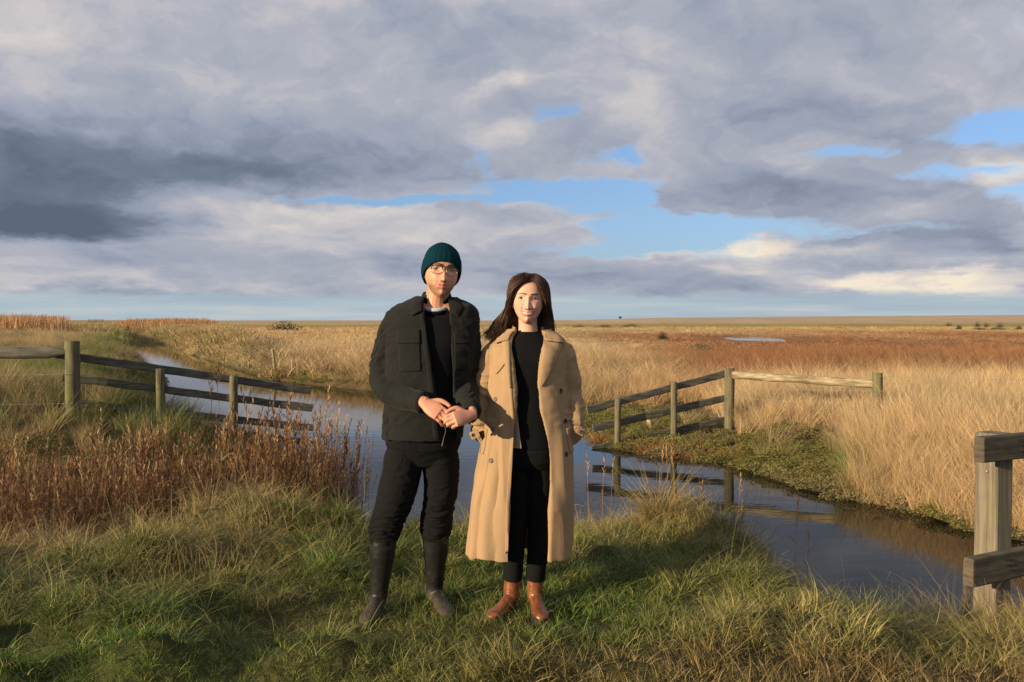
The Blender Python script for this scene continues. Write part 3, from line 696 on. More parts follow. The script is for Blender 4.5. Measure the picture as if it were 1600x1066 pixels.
def dots(a, du, dz, rr, parent, name):
    V, F = [], []
    for (u, z_) in zip(du, dz):
        c = Vector((a.x, a.y, a.z)) + D * u + Nn * (.0335) + Vector((0, 0, z_)); b_ = len(V)
        for ring, depth in ((1.0, 0), (.7, .002)):
            for k in range(8):
                t = k * math.pi / 4; V.append(tuple(c + D * (math.cos(t) * rr * ring) + Vector((0, 0, math.sin(t) * rr * ring)) + Nn * depth))
        for k in range(8): F.append((b_ + k, b_ + (k + 1) % 8, b_ + 8 + (k + 1) % 8, b_ + 8 + k))
        F.append(tuple(b_ + 8 + k for k in range(8)))
    link_mesh(name, mesh_np(name, V, F, False), M_hole, parent)
dots(a1, [.30, .33, .36, .30, .33, .365, .30, .335, .36], [.035, .037, .034, .008, .006, .010, -.022, -.024, -.02], .007, r1, 'nail_heads')
dots(a2, [.285, .31, .335, .29, .33, .31], [.035, .037, .03, .008, .004, -.02], .0075, r2, 'nail_heads')
bb = Vector((pc.x, 5.05, 0)) - D * .071 + Nn * .01; bz = at(1534, 737, 5.0).z
m_ = bmesh.new(); bmesh.ops.create_uvsphere(m_, u_segments=10, v_segments=6, radius=.009); bmesh.ops.translate(m_, verts=m_.verts, vec=(bb.x, bb.y, bz)); me = bpy.data.meshes.new('bolt'); m_.to_mesh(me); m_.free()
link_mesh('bolt', me, M_wire, gt)

# marker pole in the channel, broken stake
pp = at(428, 590, 31.0)
o = link_mesh('marker_pole', beam((pp.x + .12, 31.0, -1.2), at(426, 546, 31.0), .10, .10, 10, .008, Vector((0, 1, 0)), seed=70, round_=True), M_log)
tag(o, 'thin pale marker pole leaning in the channel close to the far bank', 'pole')
a = at(1024, 672, 15.9); b_ = at(1014, 655, 15.9)
o = link_mesh('broken_stake', beam((a.x, 15.9, a.z - .2), b_, .10, .10, 6, .006, Vector((0, 1, 0)), seed=71, round_=True), M_log)
tag(o, 'short pale stake leaning in the orange grass behind the sloping rails', 'stake')

# far shelter on the shingle ridge
sx = (969 - 800) / FPX * 420
zr = land_at(sx, 420)
sh = empty('lookout_shelter', (sx, 420, zr)); tag(sh, 'tiny dark open shelter standing alone on the shingle ridge skyline', 'shelter')
M_dark = mat('tarred_timber', (.05, .045, .04), .8)
for dx in (-.5, .5):
    for dy in (-.4, .4): link_mesh('post', beam((sx + dx, 420 + dy, zr - .2), (sx + dx, 420 + dy, zr + 1.0), .12, .12, 4, .002, Vector((0, 1, 0))), M_dark, sh)
link_mesh('roof', beam((sx - .8, 420, zr + 1.08), (sx + .8, 420, zr + 1.12), 1.2, .16, 4, .01), M_dark, sh)
link_mesh('back_wall', beam((sx - .45, 420.4, zr + .55), (sx + .45, 420.4, zr + .55), .08, .8, 4, .005), M_dark, sh)
# far gate at the end of the dyke path
gxx = (150 - 800) / FPX * 210; zg = land_at(gxx, 210)
fg = empty('field_gate', (gxx, 210, zg)); tag(fg, 'small dark gate far away where the grassy dyke path meets the horizon', 'gate')
for dx in (-1.6, 0, 1.6): link_mesh('post', beam((gxx + dx, 210, zg - .3), (gxx + dx, 210, zg + .95), .12, .12, 4, .002, Vector((0, 1, 0))), M_dark, fg)
for hz in (.4, .8): link_mesh('rail', beam((gxx - 1.6, 209.9, zg + hz), (gxx + 1.6, 209.9, zg + hz), .05, .08, 4, .002), M_dark, fg)

# bushes
def leaf_cloud(k, rx, ry_, rz, L, W):
    c = rng.normal(0, .42, (k, 3)); c[:, 2] = np.abs(c[:, 2]); nn = np.linalg.norm(c, axis=1)[:, None]; c = c / np.maximum(nn, 1)
    c = c * np.array((rx, ry_, rz)) * (1 + .25 * vnoise(c, 2.5, 3)[:, None]); c[:, 2] += .1 * rz
    u1 = rng.normal(0, 1, (k, 3)); u1 /= np.linalg.norm(u1, axis=1)[:, None]; u2 = np.cross(u1, rng.normal(0, 1, (k, 3))); u2 /= np.linalg.norm(u2, axis=1)[:, None]
    return np.stack([c - u1 * L, c - u2 * W, c + u1 * L, c + u2 * W], 1).reshape(-1, 3), np.arange(k * 4).reshape(-1, 4)
M_bush = mat('dark_bush_leaves', (.055, .055, .028), .8)
M_bush2 = mat('grey_olive_leaves', (.12, .10, .055), .8)
M_stem = mat('bush_stem', (.07, .05, .035), .9)
BUSH = [(445, 504, 514, 60, 120, 'wide dark bush on the skyline just left of the man', 'bush', M_bush),
        (1482, 506, 511, 14, 210, 'small dark bush at the foot of the shingle, leftmost of the right hand ones', 'bush', M_bush),
        (1498, 514, 519, 10, 150, 'low dark bush just below and right of the leftmost shingle bush', 'bush', M_bush),
        (1527, 508, 515, 10, 170, 'round bush at the foot of the shingle, left of a pair', 'bush', M_bush),
        (1541, 508, 514, 12, 172, 'darker bush at the foot of the shingle, middle of the right hand ones', 'bush', M_bush),
        (1562, 507, 514, 14, 168, 'largest round bush at the foot of the shingle', 'bush', M_bush),
        (1592, 513, 518, 12, 150, 'bush at the right edge of the picture below the shingle', 'bush', M_bush),
        (1530, 515, 518, 26, 148, 'long flat dark bush under the pair of round bushes', 'bush', M_bush),
        (1557, 515, 518, 26, 149, 'long flat dark bush under the largest round bush', 'bush', M_bush),
        (1035, 519, 524, 18, 85, 'low dark scrubby patch left of the distant pool', 'bush', M_bush),
        (1095, 538, 550, 46, 44, 'grey olive thicket in the straw grass in front of the distant pool', 'thicket', M_bush2),
        (905, 508, 512, 24, 175, 'dark hedge piece beside the woman at the foot of the ridge', 'hedge', M_bush),
        (945, 508, 511, 30, 175, 'long dark hedge piece under the tiny shelter, left part', 'hedge', M_bush),
        (985, 507, 511, 34, 178, 'long dark hedge piece under the tiny shelter, right part', 'hedge', M_bush)]
for px, yt, yb, w, Y, lab, cat, mm in BUSH:
    cx = (px - 800) / FPX * Y; W_ = w / FPX * Y; zb = land_at(cx, Y); H = max((yb - yt) / FPX * Y * 1.25, .3); 
    bz = at(px, yt, Y).z - zb; H = max(H, bz)
    e = empty('bush', (cx, Y, zb)); tag(e, lab, cat, 'dark bushes out on the far marsh')
    Vb, Fb = leaf_cloud(700, W_ * .5, min(W_ * .4, 1.5), H, max(.05, W_ * .022), max(.03, W_ * .012)); Vb += np.array((cx, Y, zb))
    link_mesh('foliage', mesh_np('foliage', Vb, Fb), mm, e)
    link_mesh('stem', beam((cx, Y, zb - .2), (cx + .05, Y, zb + H * .6), .08, .08, 3, .01, Vector((0, 1, 0)), round_=True), M_stem, e)

# tufts and tussocks one can tell apart
def plain_grass_mat(name, col, tip):
    def f(g, b):
        a = g.sep(g.n('ShaderNodeAttribute', attribute_name='bl').outputs['Vector']); v = g.m('MULTIPLY_ADD', a[1], .9, .55)
        c = g.v('MULTIPLY', (*col,), g.comb(v, v, v)); c = g.mix(g.m('MULTIPLY', a[0], .6), c, (*tip, 1)); g.put(b.inputs['Base Color'], c)
        tr = g.n('ShaderNodeBsdfTranslucent'); g.put(tr.inputs['Color'], c); mx = g.n('ShaderNodeMixShader'); mx.inputs[0].default_value = .3
        g.nt.links.new(b.outputs[0], mx.inputs[1]); g.nt.links.new(tr.outputs[0], mx.inputs[2]); g.nt.links.new(mx.outputs[0], g.nt.nodes['Material Output'].inputs[0])
    return mat(name, rough=.65, spec=.2, build=f)
M_tuftO = plain_grass_mat('orange_tuft', (.40, .19, .07), (.48, .28, .12)); M_tuftG = plain_grass_mat('green_tussock', (.10, .15, .025), (.30, .27, .09)); M_tuftS = plain_grass_mat('straw_tussock', (.26, .21, .08), (.50, .37, .17))
def tuft(name, px, py, Y, n, rad, h, w, mm, lab, cat, grp, spread=.5, curl=1.6):
    p = at(px, py, Y); z = max(land_at(p.x, Y), ZW) - .01
    Vb, Fb, Ub = blades(n, rad, h, w, curl, spread, 5, .3); Vb = Vb + np.array((p.x, Y, z))
    me = clump_mesh(name, [(Vb, Fb, Ub)]); o = link_mesh(name, me, mm); tag(o, lab, cat, grp); return o
OT = 'orange grass tufts around the sloping fence'
tuft('grass_tuft', 1015, 0, 14.0, 150, .22, .29, .007, M_tuftO, 'orange tuft in the water between the two thinner posts of the far fence', 'grass tuft', OT)
tuft('grass_tuft', 1062, 0, 13.7, 170, .24, .29, .007, M_tuftO, 'orange tuft at the foot of the second thin post of the far fence', 'grass tuft', OT)
tuft('grass_tuft', 1095, 0, 13.5, 190, .26, .29, .007, M_tuftO, 'broad orange tuft left of the thick corner post of the far fence', 'grass tuft', OT)
tuft('grass_tuft', 1150, 0, 13.25, 180, .20, .29, .007, M_tuftO, 'orange tuft at the water edge in front of the thick corner post', 'grass tuft', OT)
tuft('grass_tuft', 985, 0, 14.6, 150, .22, .29, .007, M_tuftO, 'orange tuft behind the lowest rail at the water end of the fence', 'grass tuft', OT)
tuft('grass_tuft', 945, 0, 15.2, 150, .25, .29, .007, M_tuftO, 'orange tuft behind the rail ends nearest the woman', 'grass tuft', OT)
tuft('grass_tuft', 1282, 0, 11.4, 120, .12, .26, .006, M_tuftO, 'small orange tuft at the water edge on the green mossy bank', 'grass tuft', OT)
GT = 'tussocks standing out of the near turf'
tuft('grass_tussock', 368, 0, 4.62, 320, .12, .24, .0034, M_tuftG, 'fresh green and straw tussock below the dark hollow on the left', 'grass tussock', GT, .75)
tuft('grass_tussock', 960, 0, 4.78, 160, .06, .17, .0034, M_tuftG, 'small upright tussock right of the woman boots', 'grass tussock', GT, .55)
tuft('grass_tussock', 1330, 0, 4.6, 380, .15, .25, .0034, M_tuftG, 'green tussock at the bank edge left of the near gate post', 'grass tussock', GT, .7)
tuft('grass_tussock', 1500, 0, 4.7, 620, .24, .36, .0038, M_tuftS, 'large spreading straw tussock at the foot of the near gate post', 'grass tussock', GT, .7)
tuft('grass_tussock', 1440, 0, 4.3, 620, .28, .30, .0038, M_tuftG, 'broad green tussock in the lower right, in front of the gate post', 'grass tussock', GT, .75)
tuft('grass_tussock', 1570, 0, 4.25, 560, .24, .34, .0036, M_tuftS, 'straw tussock in the lower right corner', 'grass tussock', GT, .75)
tuft('grass_tussock', 268, 0, 5.2, 460, .12, .34, .0034, M_tuftS, 'tall straw tussock hanging over the left edge of the dark hollow', 'grass tussock', GT, .6, 2.2)
tuft('grass_tussock', 150, 0, 4.9, 260, .13, .18, .0034, M_tuftG, 'green tussock near the left edge in front of the reeds', 'grass tussock', GT, .7)
tuft('grass_tussock', 1035, 0, 6.0, 420, .12, .36, .0036, M_tuftS, 'tall straw tussock on top of the shaded hump right of the woman', 'grass tussock', GT, .45, 1.2)
tuft('grass_tussock', 215, 0, 4.25, 240, .10, .15, .0034, M_tuftG, 'bright green tussock in the lower left turf', 'grass tussock', GT, .7)
# single reeds before the water
RG = 'single reeds standing up from the near bank'
for px, Y, h, lab in [(920, 7.0, .62, 'brown headed reed closest to the woman coat, one of three against the water'), (940, 6.7, .6, 'brown headed reed, middle of the three against the water beside the coat'), (953, 6.8, .62, 'brown headed reed, rightmost of the three against the water beside the coat'),
                      (1030, 6.7, .78, 'pale reed rising from the left side of the shaded hump'), (1046, 6.8, .80, 'tall pale reed rising from the top of the shaded hump'), (1058, 6.6, .72, 'reed just right of the top of the shaded hump'),
                      (1153, 6.8, .82, 'tallest lone reed in front of the reflected corner post'), (1167, 6.5, .60, 'shorter reed right beside the tallest lone reed'), (1092, 6.5, .5, 'short reed on the shaded hump between the pale reeds and the lone tall one'),
                      (1243, 5.9, .62, 'leaning reed over the dark water right of the hump'), (1262, 5.7, .5, 'short leaning reed lowest on the bank beside the dark water'),
                      (575, 8.2, .95, 'thin reed against the water just left of the man leg')]:
    p = at(px, 700, Y); z = max(land_at(p.x, Y), ZW - .05)
    v, f, u = reed(h, .15 if px > 1200 else .05, .8, True, 2); v = v + np.array((p.x, Y, z)); me = clump_mesh('reed', [(v, f, u)])
    tag(link_mesh('reed', me, plain_reed if 'plain_reed' in globals() else (plain_reed := plain_grass_mat('lone_reed', (.30, .17, .08), (.42, .27, .14)))), lab, 'reed', RG)
# ---------------------------------------------------------------- the two people
Y0 = 4.48                                     # depth at which they stand
def P(px, py, dy=0.0): return at(px, py, Y0 + dy)
def curve(pts, n):
    """smooth resampling of rows (position, radii, ...)"""
    A = np.array([np.array(list(p), float) for p in pts]); k = len(A)
    d = np.r_[0, np.cumsum(np.linalg.norm(np.diff(A[:, :3], axis=0), axis=1) + 1e-6)]; t = np.linspace(0, d[-1], n)
    out = np.zeros((n, A.shape[1])); m = np.zeros_like(A)
    for i in range(k):
        if i == 0: m[i] = (A[1] - A[0]) / (d[1] - d[0])
        elif i == k - 1: m[i] = (A[-1] - A[-2]) / (d[-1] - d[-2])
        else: m[i] = .5 * ((A[i + 1] - A[i]) / (d[i + 1] - d[i]) + (A[i] - A[i - 1]) / (d[i] - d[i - 1]))
    for j, tt in enumerate(t):
        i = min(np.searchsorted(d, tt, side='right') - 1, k - 2); h = d[i + 1] - d[i]; u = (tt - d[i]) / h
        out[j] = (2*u**3-3*u**2+1)*A[i] + (u**3-2*u**2+u)*h*m[i] + (-2*u**3+3*u**2)*A[i+1] + (u**3-u**2)*h*m[i+1]
    return out
def tube(rows, n=24, seg=20, side=(1, 0, 0), cap=True):
    """rows: x y z ra rb -- ra across `side`, rb the other way; closed tube with rounded ends"""
    c = curve(rows, n); V = []
    pos = c[:, :3]; T = np.gradient(pos, axis=0); T /= np.linalg.norm(T, axis=1)[:, None] + 1e-9
    s = np.array(side, float)
    for i in range(n):
        a = s - T[i] * s.dot(T[i]); a /= np.linalg.norm(a) + 1e-9; b = np.cross(T[i], a)
        for k in range(seg):
            t = 2 * math.pi * k / seg; V.append(pos[i] + a * math.cos(t) * c[i, 3] + b * math.sin(t) * c[i, 4])
    V = list(V); F = []
    for i in range(n - 1):
        for k in range(seg): F.append((i * seg + k, i * seg + (k + 1) % seg, (i + 1) * seg + (k + 1) % seg, (i + 1) * seg + k))
    if cap:
        for e, i in ((0, 0), (1, n - 1)):
            tip = pos[i] + T[i] * (.45 * min(c[i, 3], c[i, 4])) * (1 if e else -1); V.append(tip); q = len(V) - 1
            for k in range(seg):
                f = (i * seg + k, i * seg + (k + 1) % seg, q); F.append(f if e else f[::-1])
    return np.array(V), F
def ellip(c, r, rot=None, u=20, v=14):
    V = []; F = []
    for i in range(v + 1):
        ph = math.pi * i / v
        for k in range(u):
            t = 2 * math.pi * k / u; V.append((r[0] * math.sin(ph) * math.cos(t), r[1] * math.sin(ph) * math.sin(t), r[2] * math.cos(ph)))
    for i in range(v):
        for k in range(u): F.append((i * u + k, (i + 1) * u + k, (i + 1) * u + (k + 1) % u, i * u + (k + 1) % u))
    V = np.array(V)
    if rot is not None: V = V @ np.array(rot).T
    return V + np.array(c), F
def remesh(parts, vox, smooth=3):
    V = []; F = []
    for v, f in parts:
        o = len(V); V += [tuple(p) for p in v]; F += [tuple(int(i) + o for i in q) for q in f]
    me = bpy.data.meshes.new('tmp'); me.from_pydata(V, [], F); me.update()
    ob = bpy.data.objects.new('tmp', me); C.objects.link(ob)
    bm = bmesh.new(); bm.from_mesh(me); bmesh.ops.remove_doubles(bm, verts=bm.verts, dist=1e-6); bmesh.ops.recalc_face_normals(bm, faces=bm.faces); bm.to_mesh(me); bm.free()
    r = ob.modifiers.new('r', 'REMESH'); r.mode = 'VOXEL'; r.voxel_size = vox; r.adaptivity = 0
    if smooth: s = ob.modifiers.new('s', 'SMOOTH'); s.factor = .5; s.iterations = smooth
    dg = bpy.context.evaluated_depsgraph_get(); ev = ob.evaluated_get(dg); out = bpy.data.meshes.new_from_object(ev)
    bpy.data.objects.remove(ob); bpy.data.meshes.remove(me)
    out.polygons.foreach_set('use_smooth', np.ones(len(out.polygons), bool)); return out
def get_co(me):
    a = np.zeros(len(me.vertices) * 3, np.float32); me.vertices.foreach_get('co', a); return a.reshape(-1, 3).astype(float)
def get_no(me):
    a = np.zeros(len(me.vertices) * 3, np.float32); me.vertex_normals.foreach_get('vector', a); return a.reshape(-1, 3).astype(float)
def displace(me, amt):
    co = get_co(me) + get_no(me) * amt[:, None]; me.vertices.foreach_set('co', co.astype(np.float32).ravel()); me.update()
def set_col(me, name, col):
    a = me.attributes.new(name, 'FLOAT_COLOR', 'POINT'); a.data.foreach_set('color', np.concatenate([col, np.ones((len(col), 1))], 1).astype(np.float32).ravel())

def skull(D, m=1.0, jaw=.36):
    """head surface for unit directions D; local axes x right, -y forward, z up; eyes at z = 0"""
    x, y, z = D[:, 0], D[:, 1], D[:, 2]
    sx = np.sign(x) * np.abs(x) ** .93; sy = np.where(y < 0, -np.abs(y) ** .88, y * 1.03)
    X = .0745 * sx; Yy = .094 * sy; Z = np.where(z > 0, .117, .121) * np.sign(z) * np.abs(z) ** .97
    t = np.clip(-Z / .121, 0, 1)
    zc = np.clip(z, 0, 1); X = X * (1 - jaw * t ** 1.9) * (1 + .12 * 4 * zc ** 2 * (1 - zc ** 2) ** .8)
    Yy = Yy * (1 + .06 * 4 * zc ** 2 * (1 - zc ** 2))
    Yy = Yy - .040 * t ** 1.4 + np.where(Yy > 0, -.02 * t, 0)
    Yy = Yy + np.where(y < 0, .014 * np.clip(Z / .117, 0, 1) ** 2, 0)
    return np.stack([X, Yy, Z], 1) * m
def face_feature(Pn, D, male):
    x, z = Pn[:, 0], Pn[:, 2]; w = sstep(-D[:, 1], .12, .5); ax = np.abs(x)
    g = lambda cx, cz, sx, sz: np.exp(-((x - cx) / sx) ** 2 - ((z - cz) / sz) ** 2)
    gs = lambda cx, cz, sx, sz: np.exp(-((ax - cx) / sx) ** 2 - ((z - cz) / sz) ** 2)
    f = 0
    nt = np.clip((.012 - z) / .052, 0, 1) * (z > -.052) + (z <= -.052) * np.exp(-((z + .052) / .0045) ** 2)
    f = f + (.0035 + .0185 * nt ** 1.5) * np.exp(-(x / (.0062 + .0042 * nt)) ** 2) * sstep(-z, -.016, .004) * (1 if male else .84)
    f = f + .0085 * gs(.0130, -.046, .0056, .0060)
    f = f - .0105 * gs(.032, -.001, .0185, .0125) - .004 * gs(.018, .003, .008, .010)
    f = f + (.0050 if male else .0022) * gs(.026, .021, .022, .007)
    f = f + .0045 * gs(.044, -.028, .022, .018) + ((.0075 * gs(.037, -.043, .014, .012) - .003 * gs(.034, -.074, .006, .010)) if not male else .0025 * gs(.036, -.046, .014, .012))
    f = f + .0035 * g(0, -.068, .026, .016)
    mw = .028 if male else .032; curve_ = (.75 if male else 1.25) * (ax / mw) ** 2 * .006
    zz = z - curve_
    lip = np.exp(-(ax / mw) ** 4)
    f = f + .0022 * np.exp(-((zz + .0665) / .0036) ** 2) * lip + (.0034 if male else .0028) * np.exp(-((zz + .0795) / .0042) ** 2) * lip
    f = f - (.0040 if male else .0055) * np.exp(-((zz + .0725) / (.0024 if male else .0036)) ** 2) * lip
    f = f - .0040 * np.exp(-((z + .0905) / .006) ** 2) * np.exp(-(ax / .018) ** 2)
    f = f + .0080 * g(0, -.107, .017, .014)
    nas = np.exp(-((ax - (.018 + (-z - .045) * .38)) / .0032) ** 2) * sstep(-z, .044, .052) * (1 - sstep(-z, .075, .084)); f = f - (.0026 if male else .0034) * nas
    f = f - .0030 * gs(.0, -.056, .003, .006)
    return f * w
def head_mesh(male):
    u, v = 220, 170
    th = np.linspace(0, 2 * np.pi, u, endpoint=False); ph = np.linspace(0.0, np.pi, v + 1)
    TH, PH = np.meshgrid(th, ph); D = np.stack([np.sin(PH) * np.cos(TH), np.sin(PH) * np.sin(TH), np.cos(PH)], -1).reshape(-1, 3)
    Pn = skull(D, 1.0, .20 if male else .29); f = face_feature(Pn, D, male)
    Pn[:, 1] -= f
    F = [(i * u + k, (i + 1) * u + k, (i + 1) * u + (k + 1) % u, i * u + (k + 1) % u) for i in range(v) for k in range(u)]
    return Pn, F
def head_xf(centre, yaw, pitch, roll, sc):
    M = Matrix.Translation(centre) @ Matrix.Rotation(yaw, 4, 'Z') @ Matrix.Rotation(pitch, 4, 'X') @ Matrix.Rotation(roll, 4, 'Y') @ Matrix.Scale(sc, 4)
    return np.array(M)
def xf(M, V): V = np.asarray(V, float); return V @ M[:3, :3].T + M[:3, 3]

def hand_parts(M, curls, thumb, sc=1.0, spread=.0):
    """M: local frame, +x along the fingers, +y thumb side, +z back of the hand. curls: 4 x (a, b, c) bends towards the palm"""
    parts = []
    def add(vf): parts.append((xf(M, vf[0] * sc), vf[1]))
    add(tube([(-.03, 0, 0, .026, .019), (0, 0, 0, .029, .019), (.03, 0, .001, .038, .016), (.065, 0, .002, .041, .0145), (.09, 0, .001, .039, .012)], 14, 18, (0, 1, 0)))
    add(ellip((.03, .027, -.009), (.03, .016, .014)))
    L = [(.043, .026, .021), (.048, .030, .022), (.044, .028, .021), (.034, .021, .018)]
    for k in range(4):
        y = .0295 - k * .0195; p = np.array((.084 if k in (1, 2) else .080 - (.004 if k == 3 else 0), y, .002)); a = 0.0
        r = (.0092, .0092, .0088, .0078)[k]; rows = [(p[0] - .02, p[1], p[2] - .001, r, r)]; rows.append((*p, r, r)); yaw = (1.5 - k) * spread
        for j in range(3):
            a += curls[k][j]; d = np.array((math.cos(a) * math.cos(yaw), math.sin(yaw), -math.sin(a)))
            mid = p + d * L[k][j] * .5; p = p + d * L[k][j]
            rows.append((*mid, r * (.97 - .05 * j), r * (.95 - .05 * j))); rows.append((*p, r * (1.0 - .10 * j), r * (.98 - .1 * j)))
        add(tube(rows, 26, 12, (0, 1, 0)))
    p = np.array((.018, .028, -.006)); rows = [(*p, .012, .012)]
    for (d, l, r) in zip(thumb, (.040, .032, .026), (.0125, .0105, .0088)):
        d = np.array(d, float); d /= np.linalg.norm(d); p = p + d * l; rows.append((*p, r, r))
    add(tube(rows, 20, 12, (0, 0, 1)))
    return parts
def frame(o, xdir, zdir):
    x = Vector(xdir).normalized(); z = Vector(zdir); z = (z - x * z.dot(x)).normalized(); y = z.cross(x)
    M = np.eye(4); M[:3, 0] = x; M[:3, 1] = y; M[:3, 2] = z; M[:3, 3] = o; return M

# surface of a garment body given by rows over photo height: (py, cx, half width px, depth m, open left px, open right px, dy)
SNAP = [None]
from mathutils.bvhtree import BVHTree
def snap_to(me):
    SNAP[0] = BVHTree.FromPolygons([tuple(v) for v in get_co(me)], [tuple(p.vertices) for p in me.polygons]) if me else None
class Shell:
    def __init__(s, rows):
        A = np.array(rows, float); s.py = A[:, 0]; s.A = A
        c = np.linspace(s.py[0], s.py[-1], 400); s.c = c
        # smooth interpolation of each column
        s.T = [np.convolve(np.pad(np.interp(c, s.py, A[:, k]), 8, mode='edge'), np.ones(17) / 17, 'valid') for k in range(1, A.shape[1])]
    def at(s, py): return [float(np.interp(py, s.c, t)) for t in s.T]
    def pt(s, py, th, off=0.0):
        cx, hw, dep, oL, oR, dy = s.at(py); r = hw * Y0 / FPX
        Yf = Y0 + dy - dep; z = at(800, py, Yf).z
        rx, rd = r + off, dep + off
        sn, cs = math.sin(th), math.cos(th); e = .88
        xx = math.copysign(abs(sn) ** e, sn) * rx; yy = -math.copysign(abs(cs) ** e, cs) * rd
        yv = Y0 + dy + yy
        x0 = (cx - 800) / FPX * Y0
        return np.array((x0 + xx, yv, z))
    def th_of(s, py, px):
        """angle whose front point is seen at column px"""
        cx, hw, dep, oL, oR, dy = s.at(py); best = None
        ths = np.linspace(-1.45, 1.45, 300); pp = np.array([s.pt(py, t) for t in ths]); q = 800 + FPX * pp[:, 0] / pp[:, 1]
        return float(np.interp(px, q, ths))
    def open_shell(s, thick=.010, nz=90, nt=96, cloth=None):
        V = []; F = []
        ps = np.linspace(s.py[0], s.py[-1], nz)
        for py in ps:
            cx, hw, dep, oL, oR, dy = s.at(py)
            a0 = s.th_of(py, oR); a1 = 2 * math.pi + s.th_of(py, oL)
            for off in (0, -thick):
                for k in range(nt): V.append(s.pt(py, a0 + (a1 - a0) * k / (nt - 1), off))
        q = 2 * nt
        for i in range(nz - 1):
            for k in range(nt - 1):
                a = i * q + k; F.append((a, a + 1, a + 1 + q, a + q)); b = a + nt; F.append((b, b + q, b + q + 1, b + 1))
            F.append((i * q, i * q + q, i * q + q + nt, i * q + nt)); e = i * q + nt - 1; F.append((e, e + nt, e + nt + q, e + q))
        for i in (0, nz - 1):
            for k in range(nt - 1):
                a = i * q + k; f = (a, a + nt, a + nt + 1, a + 1); F.append(f if i == 0 else f[::-1])
        return np.array(V), F
    def solid(s, off=0.0, nz=60, nt=48, py0=None, py1=None):
        V = []; F = []; ps = np.linspace(s.py[0] if py0 is None else py0, s.py[-1] if py1 is None else py1, nz)
        for py in ps:
            for k in range(nt): V.append(s.pt(py, 2 * math.pi * k / nt, off))
        for i in range(nz - 1):
            for k in range(nt): F.append((i * nt + k, i * nt + (k + 1) % nt, (i + 1) * nt + (k + 1) % nt, (i + 1) * nt + k))
        F.append(tuple(range(nt))[::-1]); F.append(tuple((nz - 1) * nt + k for k in range(nt)))
        return np.array(V), F
    def patch(s, A, B, off=.004, thick=.004, n=14, m=8, lift=None):
        """thin piece of cloth lying on the shell between photo polylines A and B"""
        A = np.array(A, float); B = np.array(B, float); ta = np.linspace(0, len(A) - 1, n); tb = np.linspace(0, len(B) - 1, n)
        Ai = np.stack([np.interp(ta, range(len(A)), A[:, k]) for k in (0, 1)], 1); Bi = np.stack([np.interp(tb, range(len(B)), B[:, k]) for k in (0, 1)], 1)
        V = []
        def fit(p, base, o):
            if SNAP[0]:
                nrm = Vector(p - base); nrm = nrm.normalized() if nrm.length > 1e-6 else Vector((0, -1, 0)); q0 = Vector(base) + nrm * .06
                h, n, _, dist = SNAP[0].ray_cast(q0, -nrm, .095)
                if h: return np.array(h + nrm * o)
            return p
        for lay in (off, off - thick - .003):
            for i in range(n):
                for j in range(m):
                    t = j / (m - 1); q = Ai[i] * (1 - t) + Bi[i] * t; th = s.th_of(q[1], q[0])
                    o = lay + (lift(i / (n - 1), t) if lift else 0); V.append(fit(s.pt(q[1], th, max(o, .002)), s.pt(q[1], th, 0), o))
        F = []; h = n * m
        for i in range(n - 1):
            for j in range(m - 1):
                a = i * m + j; F.append((a, a + 1, a + m + 1, a + m)); F.append((h + a, h + a + m, h + a + m + 1, h + a + 1))
        ring = [j for j in range(m)] + [i * m + m - 1 for i in range(1, n)] + [(n - 1) * m + j for j in range(m - 2, -1, -1)] + [i * m for i in range(n - 2, 0, -1)]
        for a, b in zip(ring, ring[1:] + ring[:1]): F.append((a, a + h, b + h, b))
        return np.array(V), F
def put(name, me, mm, par, lab=None):
    o = link_mesh(name, me, mm, par)
    if lab: o['label'] = lab
    return o
def raw(name, vf, mm, par, lab=None):
    me = mesh_np(name, vf[0], vf[1]); 
    bm = bmesh.new(); bm.from_mesh(me); bmesh.ops.recalc_face_normals(bm, faces=bm.faces); bm.to_mesh(me); bm.free()
    return put(name, me, mm, par, lab)
def disc(c, nrm, r, t, holes=True, seg=16):
    """button: rimmed disc"""
    n = Vector(nrm).normalized(); a = n.orthogonal().normalized(); b = n.cross(a); V = []; F = []
    for (rr, h) in ((1, 0), (1, t), (.82, t * 1.2), (.74, t * .8), (.18, t * .8), (.0, t * .45)):
        for k in range(seg):
            q = 2 * math.pi * k / seg; V.append(tuple(Vector(c) + (a * math.cos(q) + b * math.sin(q)) * (r * rr) + n * h))
    for i in range(5):
        for k in range(seg): F.append((i * seg + k, i * seg + (k + 1) % seg, (i + 1) * seg + (k + 1) % seg, (i + 1) * seg + k))
    return np.array(V), F

def cloth_mat(name, col, rough=.9, sheen=.0, weave=900, wb=.25, var=.12, crease=.0):
    def f(g, b):
        p = objco(g); n = g.noise(p, 9, 4, .6); w = g.noise(p, weave, 2, .6)
        v = g.m('MULTIPLY_ADD', n, var * 2, 1 - var); g.put(b.inputs['Base Color'], g.v('MULTIPLY', (*col,), g.comb(v, v, v)))
        h = g.m('ADD', g.m('MULTIPLY', w, .12), g.m('MULTIPLY', g.noise(g.v('MULTIPLY', p, (1, 1, .55)), 22, 4, .55), crease))
        bump(g, b, h, wb, .004)
    return mat(name, rough=rough, spec=.1, build=f, sheen=sheen)
def skin_mat(name):
    def f(g, b):
        a = g.n('ShaderNodeAttribute', attribute_name='skin').outputs['Color']; p = objco(g); n = g.noise(p, 60, 4, .6)
        v = g.m('MULTIPLY_ADD', n, .16, .92); g.put(b.inputs['Base Color'], g.v('MULTIPLY', a, g.comb(v, v, v)))
        b.inputs['Subsurface Weight'].default_value = .18; b.inputs['Subsurface Radius'].default_value = (1, .35, .2); b.inputs['Subsurface Scale'].default_value = .008
        bump(g, b, g.noise(p, 300, 3, .6), .1, .001)
    return mat(name, rough=.5, spec=.35, build=f)
